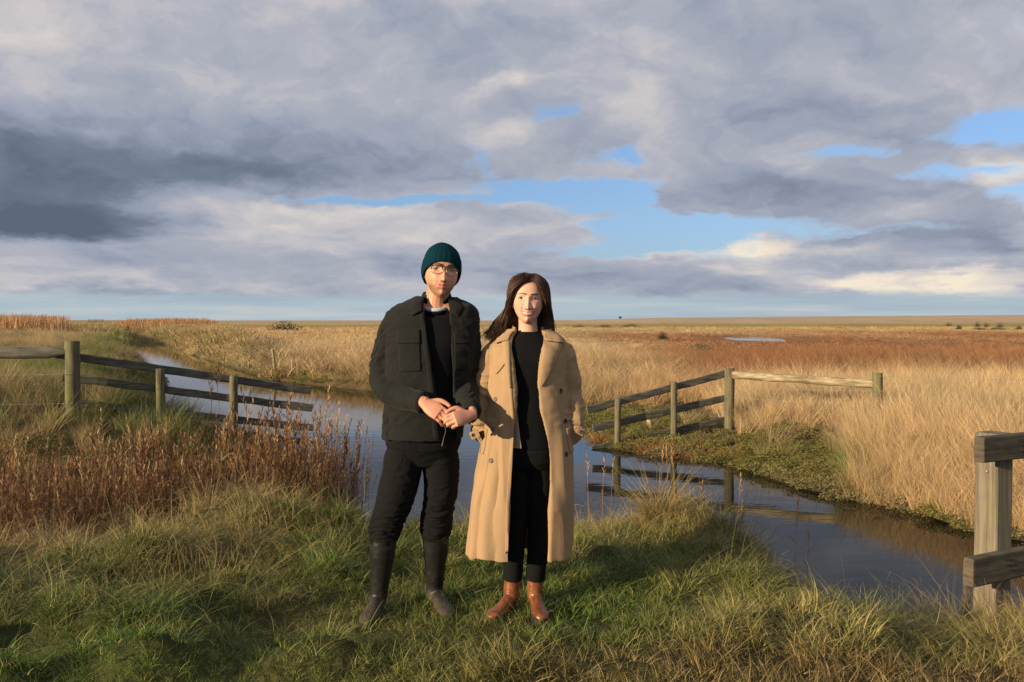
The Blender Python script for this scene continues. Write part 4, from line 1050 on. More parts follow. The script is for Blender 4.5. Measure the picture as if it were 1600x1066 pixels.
M_skin = skin_mat('skin')
M_jacket = cloth_mat('charcoal_wool', (.0145, .015, .0138), sheen=.05, wb=.5, var=.18, crease=.5)
M_blackknit = cloth_mat('black_knit', (.006, .006, .007), weave=500, wb=.4, crease=.3)
M_jeans = cloth_mat('black_jeans', (.0085, .0085, .009), weave=700, wb=.45, crease=.9)
M_coat = cloth_mat('camel_cotton', (.335, .225, .128), weave=1200, wb=.5, var=.08, crease=1.1)
M_lining = cloth_mat('pale_lining', (.50, .37, .27), weave=1200, wb=.2, var=.05)
M_tee = cloth_mat('white_cotton', (.42, .42, .46), weave=900)
M_hat = None
def b_hat(g, b):
    a = g.sep(g.n('ShaderNodeAttribute', attribute_name='rib').outputs['Vector'])
    h = g.m('SINE', g.m('MULTIPLY', a[0], 150.0)); n = g.noise(objco(g), 300, 3, .6)
    v = g.m('MULTIPLY_ADD', n, .5, .75); g.put(b.inputs['Base Color'], g.v('MULTIPLY', (.003, .026, .036), g.comb(v, v, v)))
    bump(g, b, g.m('ADD', g.m('MULTIPLY', h, .35), n), .6, .003)
M_hat = mat('teal_rib_knit', rough=.95, spec=.05, build=b_hat)
M_rubber = None
def b_rub(g, b):
    p = objco(g); z = g.sep(p)[2]; n = g.noise(p, 22, 5, .65)
    mud = g.m('MULTIPLY', g.smooth(g.m('ADD', z, g.m('MULTIPLY', n, .10)), .06, .16, 1, 0), .8); dust = g.smooth(n, .5, .8, 0, .25)
    g.put(b.inputs['Base Color'], g.mix(g.m('MAXIMUM', mud, dust), (.012, .013, .012, 1), (.075, .055, .038, 1)))
    g.put(b.inputs['Roughness'], g.m('MULTIPLY_ADD', mud, .4, .38)); bump(g, b, g.noise(p, 14, 3, .5), .3, .01)
M_rubber = mat('muddy_rubber', rough=.4, spec=.4, build=b_rub)
def b_lea(g, b):
    p = objco(g); n = g.noise(p, 30, 5, .6); g.put(b.inputs['Base Color'], g.mix(g.smooth(n, .35, .7), (.15, .048, .019, 1), (.24, .085, .034, 1)))
    g.put(b.inputs['Roughness'], g.m('MULTIPLY_ADD', n, .25, .22)); bump(g, b, g.noise(g.v('MULTIPLY', p, (1, 1, 2.5)), 35, 3, .5), .35, .006)
M_leather = mat('tan_leather', rough=.35, spec=.5, build=b_lea)
M_sole = mat('dark_sole', (.03, .024, .018), .7)
def b_hair(g, b):
    a = g.sep(g.n('ShaderNodeAttribute', attribute_name='bl').outputs['Vector']); v = a[1]
    g.put(b.inputs['Base Color'], g.mix(v, (.020, .010, .006, 1), (.125, .062, .036, 1)))
M_hair = mat('dark_brown_hair', rough=.55, spec=.3, build=b_hair)
M_brow = mat('brow_hair', (.07, .038, .022), .9)
def b_eye(g, b):
    a = g.n('ShaderNodeAttribute', attribute_name='eyec').outputs['Color']; g.put(b.inputs['Base Color'], a)
M_eye = mat('eyeball', rough=.15, spec=.5, build=b_eye)
M_teeth = mat('teeth', (.58, .52, .44), .35, .5)
M_frame = mat('dark_glasses_frame', (.03, .022, .015), .3, .5); M_gold = mat('gold_wire', (.55, .38, .16), .3, .5, .9)
def b_lens(g, b): b.inputs['Alpha'].default_value = .07
M_lens = mat('glasses_lens', (.9, .9, .9), .02, .6, build=b_lens)
M_button = mat('dark_horn_button', (.035, .030, .026), .6, .3); M_buttonp = mat('warm_grey_shell_button', (.13, .115, .095), .55, .3); M_buttonk = mat('black_button', (.02, .02, .02), .35, .5)  # shell buttons are an even warm grey
M_lash = mat('eyelashes', (.012, .008, .006), .8)
M_cord = mat('hem_cord', (.10, .10, .085), .8)

def face_parts(par, Mh, male):
    """eyes, brows, mouth details on the head frame Mh"""
    def surf(x, z):
        D = np.array([(x / .0745, -.9, z / .12)]); 
        # nearest front surface by scanning directions
        xs = []; 
        th = np.linspace(-.9, .9, 61); ph = np.linspace(.6, 2.6, 121); TH, PH = np.meshgrid(th, ph)
        D = np.stack([np.sin(PH) * np.sin(TH), -np.sin(PH) * np.cos(TH), np.cos(PH)], -1).reshape(-1, 3)
        Pn = skull(D, 1.0, .20 if male else .29); Pn[:, 1] -= face_feature(Pn, D, male); d = (Pn[:, 0] - x) ** 2 + (Pn[:, 2] - z) ** 2
        i = np.argsort(d)[:4]; w = 1 / (d[i] + 1e-7); return float((Pn[i, 1] * w).sum() / w.sum())
    for s in (-1, 1):
        ye = surf(s * .032, 0)
        V, F = ellip((0, 0, 0), (.0165, .012, .0085 if not male else .0085), None, 40, 30)
        c = np.array((s * .032, ye + .0085, -.0005)); r = np.hypot(V[:, 0] + (.001 if male else .0), V[:, 2]); fr = V[:, 1] < 0
        col = np.where((r < .0026)[:, None] & fr[:, None], np.array((.005, .004, .004)), np.where((r < .0062)[:, None] & fr[:, None], np.array((.055, .030, .015)), np.array((.32, .28, .25))))
        me = mesh_np('eye', xf(Mh, V + c), F); set_col(me, 'eyec', col); put('eye', me, M_eye, par)
        # lids: upper lash line and lower lid as thin curved rolls
        t = np.linspace(-1, 1, 9)
        up = [(s * .032 + q * .0165, ye - .0028 + .004 * q * q, .0072 * (1 - q * q) ** .8 - .0012 - .001 * (s * q)) for q in t]
        V, F = tube([(*p, .0016, .0013) for p in up], 16, 8, (0, 1, 0)); raw('eyelashes', (xf(Mh, V), F), M_lash, par)
        # brow
        bw = [(s * (.012 + .036 * k), surf(s * (.012 + .036 * k), .020) - .0008, .0180 + (.0062 * math.sin(k * 2.2)) - .002 * k) for k in np.linspace(0, 1, 7)]
        V, F = tube([(*p, .0022, (.0036 if male else .0030) * (1 - .55 * k)) for p, k in zip(bw, np.linspace(0, 1, 7))], 16, 8, (0, 1, 0)); raw('eyebrow', (xf(Mh, V), F), M_brow, par)
    return surf

def body_colour(me, Mh, male):
    co = get_co(me); Mi = np.linalg.inv(Mh); L = co @ Mi[:3, :3].T + Mi[:3, 3]
    x, y, z = L[:, 0], L[:, 1], L[:, 2]; ax = np.abs(x)
    base = np.array((.54, .275, .17)) if male else np.array((.59, .35, .245)); col = np.zeros((len(co), 3)) + base
    col *= (1 + .06 * fbm(co, 30, 3, 4))[:, None]
    def lay(c, w):
        nonlocal col
        w = np.clip(w, 0, 1)[:, None]; col = col * (1 - w) + np.array(c) * w
    fr = (y < -.04) * (np.abs(z) < .16)
    red = np.array((.62, .26, .18)); lay(red, .45 * fr * np.exp(-((ax - .042) / .02) ** 2 - ((z + .032) / .018) ** 2)); lay(red, .45 * fr * np.exp(-(x / .013) ** 2 - ((z + .04) / .012) ** 2))
    mw = .028 if male else .032; zz = z - (.75 if male else 1.25) * (ax / mw) ** 2 * .006
    lips = np.exp(-(ax / (mw * .98)) ** 6) * sstep(zz, -.0865, -.0835) * (1 - sstep(zz, -.0655, -.063)) * fr
    lay((.44, .16, .12) if male else (.50, .14, .12), lips * (.75 if male else .9))
    lay((.16, .05, .04), fr * np.exp(-((zz + .0725) / .0016) ** 2) * np.exp(-(ax / mw) ** 4) * .9)
    lay((.14, .07, .045), fr * np.exp(-((ax - .0085) / .0042) ** 2 - ((z + .0520) / .0032) ** 2) * .95)       # nostril hollows, their shade painted into the skin colour
    if male:
        st = .72 * fr * (sstep(-z, .060, .080) * (1 - lips)) + 0 * x
        st = st * (.55 + .45 * sstep(ax, .01, .03)) + .45 * fr * np.exp(-((z + .0590) / .0045) ** 2) * (ax < .026)
        st = st + .35 * ((y < .03) & (z < -.05) & (z > -.14)) * sstep(ax, .035, .05)
        lay((.17, .10, .07), st * .85)
    hands = (z < -.40) * 1.0
    lay((.60, .24, .17), .5 * hands * (.6 + .8 * fbm(co, 35, 2, 8)))
    set_col(me, 'skin', col)

# ============================================================== the man
fx, fy = P(655, 965, 0).x, Y0
man = empty('person', (P(645, 900).x, Y0, 0.0)); tag(man, 'man in teal knitted hat, glasses, charcoal overshirt and wellington boots, hands clasped', 'person')
hc = P(689.5, 424, -.005)
Mh = head_xf(hc, R(13), R(-2), R(6.5), 1.115)
Vh, Fh = head_mesh(True)
LW, LE, LS = P(667, 630, -.235), P(598, 600, .03), P(622, 502, 0)
RW, RE, RS = P(738, 647, -.25), P(731, 604, .04), P(726, 502, 0)
def arm(s, e, w, r=(.046, .040, .034, .029, .026)):
    s, e, w = Vector(s), Vector(e), Vector(w); m = s.lerp(e, .5); m2 = e.lerp(w, .45)
    return tube([(*s, r[0], r[0]), (*m, r[1], r[1]), (*e, r[2], r[2]), (*m2, r[2], r[2] * .95), (*w, r[4] * 1.05, r[4] * .85)], 26, 16, (0, 0, 1))
neck = lambda base, r1, r2: tube([(*base, r2 * 1.25, r2 * 1.1), (*(Vector(base) + Vector((0, -.005, .035))), r2, r2), (*(Vector(xf(Mh, [(0, .012, -.055)])[0])), r1, r1)], 12, 20)
parts = [(xf(Mh, Vh), Fh)]
for s in (-1, 1): parts.append((xf(Mh, ellip((s * .0755, .006, -.014), (.007, .016, .030), Matrix.Rotation(-.25 * s, 3, 'Z') @ Matrix.Rotation(.2, 3, 'X'))[0]), ellip((0, 0, 0), (1, 1, 1))[1]))
nb = P(682, 484, .025)
parts.append(neck(nb, .056, .064))
tor = Shell([(474, 681, 30, .06, 0, 0, .03), (484, 679, 50, .07, 0, 0, .03), (500, 676, 58, .09, 0, 0, .02), (540, 673, 54, .105, 0, 0, 0), (600, 668, 48, .10, 0, 0, 0), (650, 663, 48, .10, 0, 0, 0), (700, 661, 54, .11, 0, 0, 0)])
parts.append(tor.solid())
parts.append(arm(LS, LE, LW)); parts.append(arm(RS, RE, RW))
# right hand (left in the picture): thumb uppermost, fingers slanting down behind the left hand
xd = (P(710, 662, -.285) - P(662, 628, -.225)); MR = frame(P(664, 630, -.235), xd, Vector((-.25, -.75, .55)))
parts += hand_parts(MR, [(.20, .35, .3), (.25, .4, .3), (.3, .45, .35), (.35, .5, .4)], [(.80, .62, .05), (.97, .22, .0), (.98, -.05, -.1)], 1.0, .02)
# left hand: curled over the other hand's fingers, back of the hand towards the camera, thumb uppermost
xl = (P(702, 657, -.325) - P(738, 647, -.25)); ML = frame(P(734, 649, -.265), xl, Vector((.05, -.92, .30))); ML[:3, 1] *= -1
parts += hand_parts(ML, [(.65, 1.15, .7), (.7, 1.2, .7), (.75, 1.2, .7), (.8, 1.2, .7)], [(.70, .60, -.1), (.93, .05, -.30), (.85, -.30, -.35)], .97, .0)
legs_m = [[(635, 700, .0, .080), (622, 770, -.01, .070), (605, 820, -.02, .052), (598, 880, -.01, .048), (592, 935, .0, .034)], [(688, 700, .02, .080), (688, 770, .03, .068), (682, 820, .05, .052), (681, 880, .08, .046), (679, 925, .10, .034)]]
def leg_rows(L, k=1.0, add=0.0): return [(*P(a, b, c), r * k + add, r * k + add) for a, b, c, r in L]
for L in legs_m: parts.append(tube(leg_rows(L), 26, 18))
me = remesh(parts, .0030, 2); me.name = 'body'; body_colour(me, Mh, True); body_m = put('body', me, M_skin, man)
surf = face_parts(man, Mh, True)
# hat
def hat(Mh):
    nt, nr = 96, 34; V = []; rib = []
    for i in range(nr + 1):
        for k in range(nt):
            th = 2 * math.pi * k / nt
            ph = np.linspace(.02, 2.2, 150); D = np.stack([np.sin(ph) * math.cos(th), np.sin(ph) * math.sin(th), np.cos(ph)], 1); S_ = skull(D, 1.0, .20)
            if i == 0: rim_cache[k] = None
            if rim_cache.get(k) is None:
                rimz = np.clip(.036 - .80 * (S_[:, 1] + .094), -.052, .05); ok = np.where(S_[:, 2] < rimz)[0]; rim_cache[k] = ph[ok[0]] if len(ok) else 1.6
            p = rim_cache[k] * (1 - i / nr) + .0 * (i / nr); d = np.array([(math.sin(p) * math.cos(th), math.sin(p) * math.sin(th), math.cos(p))]); s = skull(d, 1.0, .20)[0]
            f = i / nr; off = .0085 + .004 * math.sin(min(f * 3, 1) * math.pi) + (.003 if f < .30 else .003 * max(0, 1 - (f - .30) / .08)); top = .004 * sstep(f, .5, 1.0); off += .002 * math.sin(math.pi * min(1, max(0, (f - .25) / .75)))
            n = s / np.linalg.norm(s); q = s + n * off + np.array((0, .004, float(top))); V.append(q); rib.append((k / nt, f, 0))
    for k in range(nt): # inner lip
        V.append(V[k] * .93); rib.append((k / nt, 0, 0))
    F = [(i * nt + k, (i + 1) * nt + k, (i + 1) * nt + (k + 1) % nt, i * nt + (k + 1) % nt) for i in range(nr) for k in range(nt)]
    o = (nr + 1) * nt; F += [(k, (k + 1) % nt, o + (k + 1) % nt, o + k) for k in range(nt)]
    V = np.array(V); V += .0016 * np.stack([vnoise(V, 28, q) for q in range(3)], 1)
    me = mesh_np('knitted_hat', xf(Mh, V), F); set_col(me, 'rib', np.array(rib)); return me
rim_cache = {}
put('knitted_hat', hat(Mh), M_hat, man, 'dark teal ribbed knitted hat pulled down over the ears')
# glasses
gl = raw('glasses', tube([(*xf(Mh, [(q, surf(0, .006) - .003 - .0045 * (1 - (q / .009) ** 2), .008 + .002 * (1 - (q / .009) ** 2))])[0], .0014, .0014) for q in np.linspace(-.009, .009, 7)], 10, 8, (0, 1, 0)), M_frame, man, 'thin glasses with a dark brow line and gold lower rims')
for s in (-1, 1):
    yb = surf(0, .004) - .006
    pts = []; 
    for k in range(33):
        a = 2 * math.pi * k / 32; ca, sa = math.cos(a), math.sin(a); xx = .0245 * math.copysign(abs(ca) ** .75, ca); zz = .0185 * math.copysign(abs(sa) ** .8, sa)
        pts.append((s * .0335 + xx, yb + .016 * (abs(s * .0335 + xx) / .058) ** 2, -.004 + zz))
    up = [p for k, p in enumerate(pts) if -.5 <= math.sin(2 * math.pi * k / 32) and k <= 16]; lo = pts[16:33]
    raw('brow_rim', tube([(*xf(Mh, [p])[0], .0022, .0034) for p in pts[:17]], 34, 8, (0, 1, 0)), M_frame, gl)
    raw('lower_rim', tube([(*xf(Mh, [p])[0], .0015, .0018) for p in lo], 34, 8, (0, 1, 0)), M_gold, gl)
    raw('temple_arm', tube([(*xf(Mh, [p])[0], .0012, .0022) for p in ((s * .058, yb + .013, .004), (s * .072, yb + .045, .003), (s * .0775, .0, -.002))], 12, 8, (0, 0, 1)), M_frame, gl)
    V = [pts[k] for k in range(32)]; cV = np.mean(V, axis=0) + np.array((0, -.001, 0)); V2 = xf(Mh, V + [cV]); raw('lens', (V2, [(k, (k + 1) % 32, 32) for k in range(32)]), M_lens, gl)

# t-shirt and jumper
def dip(me, p0, p1, tilt, yc):
    co = get_co(me); w = sstep(co[:, 2], P(0, p0, -.08).z, P(0, p1, -.08).z); co[:, 2] += tilt * np.minimum(co[:, 1] - yc, .06) * w
    me.vertices.foreach_set('co', co.astype(np.float32).ravel()); me.update()
jum = Shell([(472, 682, 24, .068, 0, 0, .022), (478, 682, 29, .076, 0, 0, .022), (486, 679, 50, .088, 0, 0, .02), (504, 675, 62, .108, 0, 0, .01), (540, 673, 58, .118, 0, 0, 0), (600, 668, 52, .112, 0, 0, 0), (650, 663, 52, .112, 0, 0, 0), (690, 661, 56, .118, 0, 0, 0)])
def collar_ring(c, rx, ry, h, thick, tilt=.35, n=48, flare=0.15):
    V = []; F = []
    for (f, o) in ((0, 0), (1, 0), (1, -thick), (0, -thick)):
        for k in range(n):
            t = 2 * math.pi * k / n; r = 1 - flare * f
            x = math.sin(t) * (rx * r + o); y = -math.cos(t) * (ry * r + o); V.append((c[0] + x, c[1] + y, c[2] + h * f + tilt * y))
    for a in range(4):
        for k in range(n): F.append((a * n + k, a * n + (k + 1) % n, ((a + 1) % 4) * n + (k + 1) % n, ((a + 1) % 4) * n + k))
    return np.array(V), F
me = remesh([jum.solid(0, 70, 56, 480)], .005, 4); dip(me, 500, 484, .30, Y0 + .02); displace(me, .003 * fbm(get_co(me), 12, 3, 5)); me.name = 'jumper'; put('jumper', me, M_blackknit, man, 'plain black crew neck jumper')
cc = P(682, 479, .012)
raw('tee_shirt_collar', collar_ring((cc.x, cc.y, cc.z - .002), .078, .080, .013, .004, .30), M_tee, man, 'pale grey tee shirt collar showing at the neck')
raw('jumper_collar', collar_ring((cc.x, cc.y, cc.z - .014), .083, .087, .016, .008, .30), M_blackknit, man)

# overshirt
jk = Shell([(463, 681, 30, .072, 660, 700, .03), (469, 680, 44, .086, 661, 701, .03), (476, 678, 58, .100, 661, 702, .027), (485, 676, 69, .114, 662, 703, .02), (500, 674, 74, .128, 663, 704, .012), (540, 673, 72, .138, 670, 706, 0), (580, 670, 68, .142, 677, 708, 0), (620, 666, 66, .144, 681, 710, 0), (655, 663, 63, .145, 684, 712, 0), (690, 661, 62, .148, 690, 714, 0)])
def sleeve(rows, n=44, seg=30): return tube([(*P(a, b, c), r1, r2) for a, b, c, r1, r2 in rows], n, seg, (0, 0, 1))
parts = [jk.open_shell(.011)]
parts.append(sleeve([(633, 494, .01, .050, .055), (620, 508, .01, .068, .068), (609, 540, .015, .072, .071), (602, 568, .02, .072, .071), (599, 592, .02, .071, .070), (612, 613, -.06, .067, .066), (636, 623, -.14, .058, .056), (657, 628, -.20, .051, .048)]))
parts.append(sleeve([(718, 495, .01, .050, .055), (726, 510, .01, .066, .068), (729, 540, .015, .067, .070), (730, 568, .02, .063, .068), (727, 595, .02, .061, .066), (727, 617, -.06, .057, .060), (731, 634, -.14, .052, .052), (736, 643, -.205, .046, .045)]))
me = remesh(parts, .0045, 4); co = get_co(me); me.name = 'overshirt'
f1 = fbm(co * np.array((1, 1, 1.7)), 7, 3, 11); f2 = 1 - 2 * np.abs(fbm(co * np.array((1, 1.2, 1.4)) + .3 * np.stack([vnoise(co, 5, 1)] * 3, 1), 13, 3, 12)); arms = sstep(np.abs((co[:, 0] - P(668, 500).x) / .19), .8, 1.1)
displace(me, .006 * f1 + (.003 + .006 * arms) * f2 * .9 - .002 + .003 * np.abs(fbm(co * np.array((1, 1, 2.2)), 16, 2, 14)))
put('overshirt', me, M_jacket, man, 'open charcoal wool overshirt with chest pockets')
snap_to(me)
# overshirt details: collar flaps, placket edge, pockets
raw('collar', (lambda a: a)(jk.patch([(664, 464), (660, 474), (660, 486)], [(652, 464), (640, 478), (645, 494)], .006, .004, 14, 10, lambda a, b: .005 * math.sin(b * 3.14))), M_jacket, man)
raw('collar', jk.patch([(699, 464), (702, 474), (702, 486)], [(710, 465), (722, 479), (716, 495)], .006, .004, 14, 10, lambda a, b: .005 * math.sin(b * 3.14)), M_jacket, man)
cb = P(682, 466, .035); V, F = collar_ring((cb.x, cb.y, cb.z - .016), .084, .078, .042, .008, .22, 48, .16)
keep = [f for f in F if not all(abs((math.atan2(V[i][0] - cb.x, -(V[i][1] - cb.y)))) < .62 for i in f)]; raw('collar_band', (V, keep), M_jacket, man)
raw('placket', jk.patch([(663, 492), (669, 541), (675, 580), (681, 640), (687, 688)], [(656, 492), (661, 541), (667, 580), (672, 640), (677, 687)], .004, .002, 50, 4), M_jacket, man)
for (a, b_, lab) in ((([(621, 519), (620, 537)], [(656, 515), (657, 536)]), ([(622, 534), (624, 582)], [(656, 534), (658, 580)]), 'l'), (([(709, 518), (709, 537)], [(731, 520), (732, 537)]), ([(710, 535), (710, 580)], [(731, 535), (731, 578)]), 'r')):
    raw('pocket', jk.patch(*b_, .0035, .002, 16, 14), M_jacket, man); raw('pocket_flap', jk.patch(*a, .0065, .003, 10, 14, lambda u, v: .002 * u), M_jacket, man)
def front_pt(sh, px, py, off): return sh.pt(py, sh.th_of(py, px), off)
def but(sh, px, py, off, r, mm, par, name='button'):
    if SNAP[0]:
        o = Vector((0, 0, CAMZ)); d = (at(px, py, Y0) - o).normalized(); h, n, _, _ = SNAP[0].ray_cast(o, d)
        if h: raw(name, disc(h - n * .001, n if n.y < 0 else -n, r, .003), mm, par); return
    c = front_pt(sh, px, py, off); c2 = front_pt(sh, px, py, off + .02); raw(name, disc(c, Vector(c2 - c), r, .003), mm, par)
for py_, px_ in ((508, 661), (548, 666), (585, 671), (604, 673), (672, 680)): but(jk, px_, py_, .006, .0075, M_buttonk, man)
raw('hem_cord', tube([(*front_pt(jk, 691, 662, .012), .002, .002), (*front_pt(jk, 694, 672, .014), .002, .002), (*front_pt(jk, 691, 684, .016), .002, .002), (*(front_pt(jk, 688, 689, .018) - np.array((0, 0, .025))), .0035, .0035)], 14, 8), M_cord, man)
for a in (sleeve([(650, 626.5, -.185, .0535, .051), (661, 629.5, -.212, .052, .049)], 6, 30), sleeve([(735, 640, -.185, .048, .048), (737, 645, -.218, .047, .046)], 6, 30)): raw('cuff', a, M_jacket, man)

snap_to(None)
# jeans and wellingtons
hip = Shell([(660, 661, 55, .112, 0, 0, 0), (684, 661, 59, .122, 0, 0, 0), (700, 661, 58, .120, 0, 0, .005), (716, 661, 50, .10, 0, 0, .01), (730, 661, 26, .075, 0, 0, .01)])
parts = [hip.solid(0, 20, 48)]
LT = [[(640, 690, .0, .075), (632, 712, .0, .094), (626, 745, -.01, .095), (616, 783, -.02, .089), (606, 813, -.02, .075), (600, 832, -.02, .071), (598, 848, -.02, .055)], [(680, 690, .01, .075), (687, 712, .02, .092), (690, 745, .02, .087), (687, 783, .03, .079), (682, 812, .04, .072), (681, 828, .05, .071), (681, 842, .05, .052)]]
for L in LT: parts.append(tube(leg_rows(L), 40, 28))
me = remesh(parts, .0045, 14); co = get_co(me); me.name = 'jeans'; low = sstep(-co[:, 2], -.62, -.42)
displace(me, .003 * fbm(co * np.array((1, 1, .8)), 9, 3, 15) + (.004 + low * .009) * (1 - 2 * np.abs(fbm(co * np.array((.8, .8, 3.0)) + .25 * vnoise(co, 4, 2)[:, None], 10, 3, 16))))
put('jeans', me, M_jeans, man, 'black jeans bunched at the knees into the boots')
def boot(top, ank, yaw, length, rtop, rank, h_in, wid, heel=.03, zs=.0, toe_h=.05, n=2):
    """rows of the shaft (photo points) plus a foot pointing yaw (0 = to the camera, + to picture right)"""
    a = P(*ank[:3]); d = Vector((math.sin(yaw), -math.cos(yaw), 0)); s = Vector((math.cos(yaw), math.sin(yaw), 0)); g0 = zs
    sh = [(*P(*t[:3]), t[3], t[3]) for t in top] + [(a.x, a.y, a.z, rank, rank * 1.1)]
    base = Vector((a.x, a.y, g0)); sh.append((*(base + Vector((0, 0, heel + .035))), rank * .95, rank * 1.15))
    parts = [tube(sh, 34, 28)]
    L = length; hl = base - d * (rank * 1.15)
    rows = []
    for (t, w, h, lift) in ((0.0, .5, .6, 0), (.04, .72, .85, 0), (.14, .80, 1.0, 0), (.30, .78, .98, -.002), (.48, .84, .80, -.006), (.66, 1.0, .62, -.008), (.82, .98, .52, -.006), (.93, .80, .44, -.002), (1.0, .45, .26, .004)):
        hh = h_in * h; c = hl + d * (L * t) + Vector((0, 0, heel * (1 - min(t / .5, 1)) + .012 + hh * .5 + lift * 0)); rows.append((*c, wid * .5 * w, hh * .5))
    foot = tube(rows, 34, 26, tuple(s)); parts.append(foot)
    return parts, base, d, s, hl
def sole_mesh(hl, d, s, L, wid, z0, t, heel):
    V = []; F = []; prof = [(0, .45), (.04, .70), (.14, .80), (.30, .74), (.48, .80), (.66, .98), (.82, .97), (.93, .80), (1.0, .42)]
    pts = [hl + d * (L * a) + s * (wid * .5 * w * 1.06) for a, w in prof] + [hl + d * (L * a) - s * (wid * .5 * w * 1.06) for a, w in reversed(prof)]
    for z in (z0, z0 + t):
        for k, p in enumerate(pts):
            a = prof[k][0] if k < 9 else prof[17 - k][0]; up = heel * max(0, 1 - a / .42); V.append((p.x, p.y, z + (up if z > z0 else 0) + (0 if a < .36 or z > z0 else .0)))
    n = 18; F = [(k, (k + 1) % n, n + (k + 1) % n, n + k) for k in range(n)] + [tuple(range(n))[::-1], tuple(range(n, 2 * n))]; return np.array(V), F
for (top, ank, yaw, lab) in (([(599, 836, -.02, .069), (598, 862, -.02, .065), (595, 900, -.01, .050)], (591, 935, .0), R(-7), 'picture left'), ([(681, 830, .05, .069), (681, 855, .06, .064), (680, 893, .08, .050)], (679, 921, .10), R(24), 'picture right')):
    pr_, base, d, s, hl = boot(top, ank, yaw, .282, .066, .043, .084, .088, heel=.016, zs=-.018)
    me = remesh(pr_, .004, 5); co = get_co(me); displace(me, .0022 * fbm(co * np.array((.8, .8, 2.0)), 16, 2, 19)); me.name = 'wellington_boot'; w = put('wellington_boot', me, M_rubber, man)
    raw('sole', sole_mesh(hl, d, s, .287, .090, -.023, .022, .012), M_sole, w)
    rim = P(*top[0][:3]); raw('boot_top_band', tube([(rim.x, rim.y, rim.z - .018, .0710, .0710), (rim.x, rim.y, rim.z + .002, .0715, .0715)], 4, 30, (1, 0, 0)), M_rubber, w)

# ============================================================== the woman
wom = empty('person', (P(823, 900).x, Y0, 0.0)); tag(wom, 'smiling woman with long dark hair, open camel trench coat and tan ankle boots', 'person')
hc = P(825.5, 468.5, -.005); Mw = head_xf(hc, R(-1), R(-3), R(3), 1.03); Vh, Fh = head_mesh(False)
parts = [(xf(Mw, Vh), Fh)]
for s in (-1, 1): parts.append((xf(Mw, ellip((s * .0750, .004, -.018), (.007, .014, .027), Matrix.Rotation(-.3 * s, 3, 'Z'))[0]), ellip((0, 0, 0), (1, 1, 1))[1]))
Mh_keep = Mh; Mh = Mw
nb = P(825, 527, .02); parts.append(neck(nb, .047, .050))
torw = Shell([(520, 825, 22, .050, 0, 0, .02), (530, 825, 38, .06, 0, 0, .02), (540, 825, 50, .085, 0, 0, .01), (565, 825, 48, .105, 0, 0, 0), (610, 825, 38, .085, 0, 0, 0), (650, 825, 42, .09, 0, 0, 0), (700, 826, 49, .11, 0, 0, .01)])
parts.append(torw.solid())
WLW, WRW = P(752, 668, .0), P(893, 668, .0)
parts.append(arm(P(778, 545, .01), P(757, 612, .04), WLW, (.040, .035, .032, .028, .022))); parts.append(arm(P(872, 545, .01), P(890, 612, .04), WRW, (.040, .035, .032, .028, .022)))
parts += hand_parts(frame(P(753, 672, .0), (.42, -.05, -1), (-1, -.2, -.2)), [(.3, .4, .3)] * 4, [(.7, .4, -.4), (.9, .1, -.3), (.9, 0, -.2)], .84)
parts += hand_parts(frame(P(895, 674, .0), (-.42, -.05, -1), (1, -.2, -.2)), [(.3, .4, .3)] * 4, [(.7, .4, -.4), (.9, .1, -.3), (.9, 0, -.2)], .84)
legs_w = [[(812, 705, .01, .078), (809, 770, .01, .062), (805, 825, .02, .045), (802, 870, .03, .044), (801, 912, .03, .031)], [(843, 705, .01, .078), (844, 770, .01, .062), (842, 825, .02, .045), (840, 870, .03, .044), (837, 914, .03, .031)]]
for L in legs_w: parts.append(tube(leg_rows(L), 26, 18))
me = remesh(parts, .0030, 2); me.name = 'body'; body_colour(me, Mw, False); put('body', me, M_skin, wom)
surfw = face_parts(wom, Mw, False)
ym = surfw(0, -.0725)
V = []; F = []
for i, q in enumerate(np.linspace(-1, 1, 17)):
    x = q * .0240; zc = -.0720 + 1.25 * (abs(x) / .032) ** 2 * .006; hh = .0042 * (1 - abs(q) ** 3) + .0004; yy = ym - .0030 + .012 * (abs(q)) ** 2.2 * .75
    for z in (zc + hh, zc - hh * .75): V.append((x, yy, z))
for i in range(16): F.append((2 * i, 2 * i + 1, 2 * i + 3, 2 * i + 2))
V2 = [(a, b_ + .004, c) for a, b_, c in V]; n_ = len(V); F += [tuple(i + n_ for i in reversed(f)) for f in F[:16]]
raw('teeth', (xf(Mw, V + V2), F), M_teeth, wom)
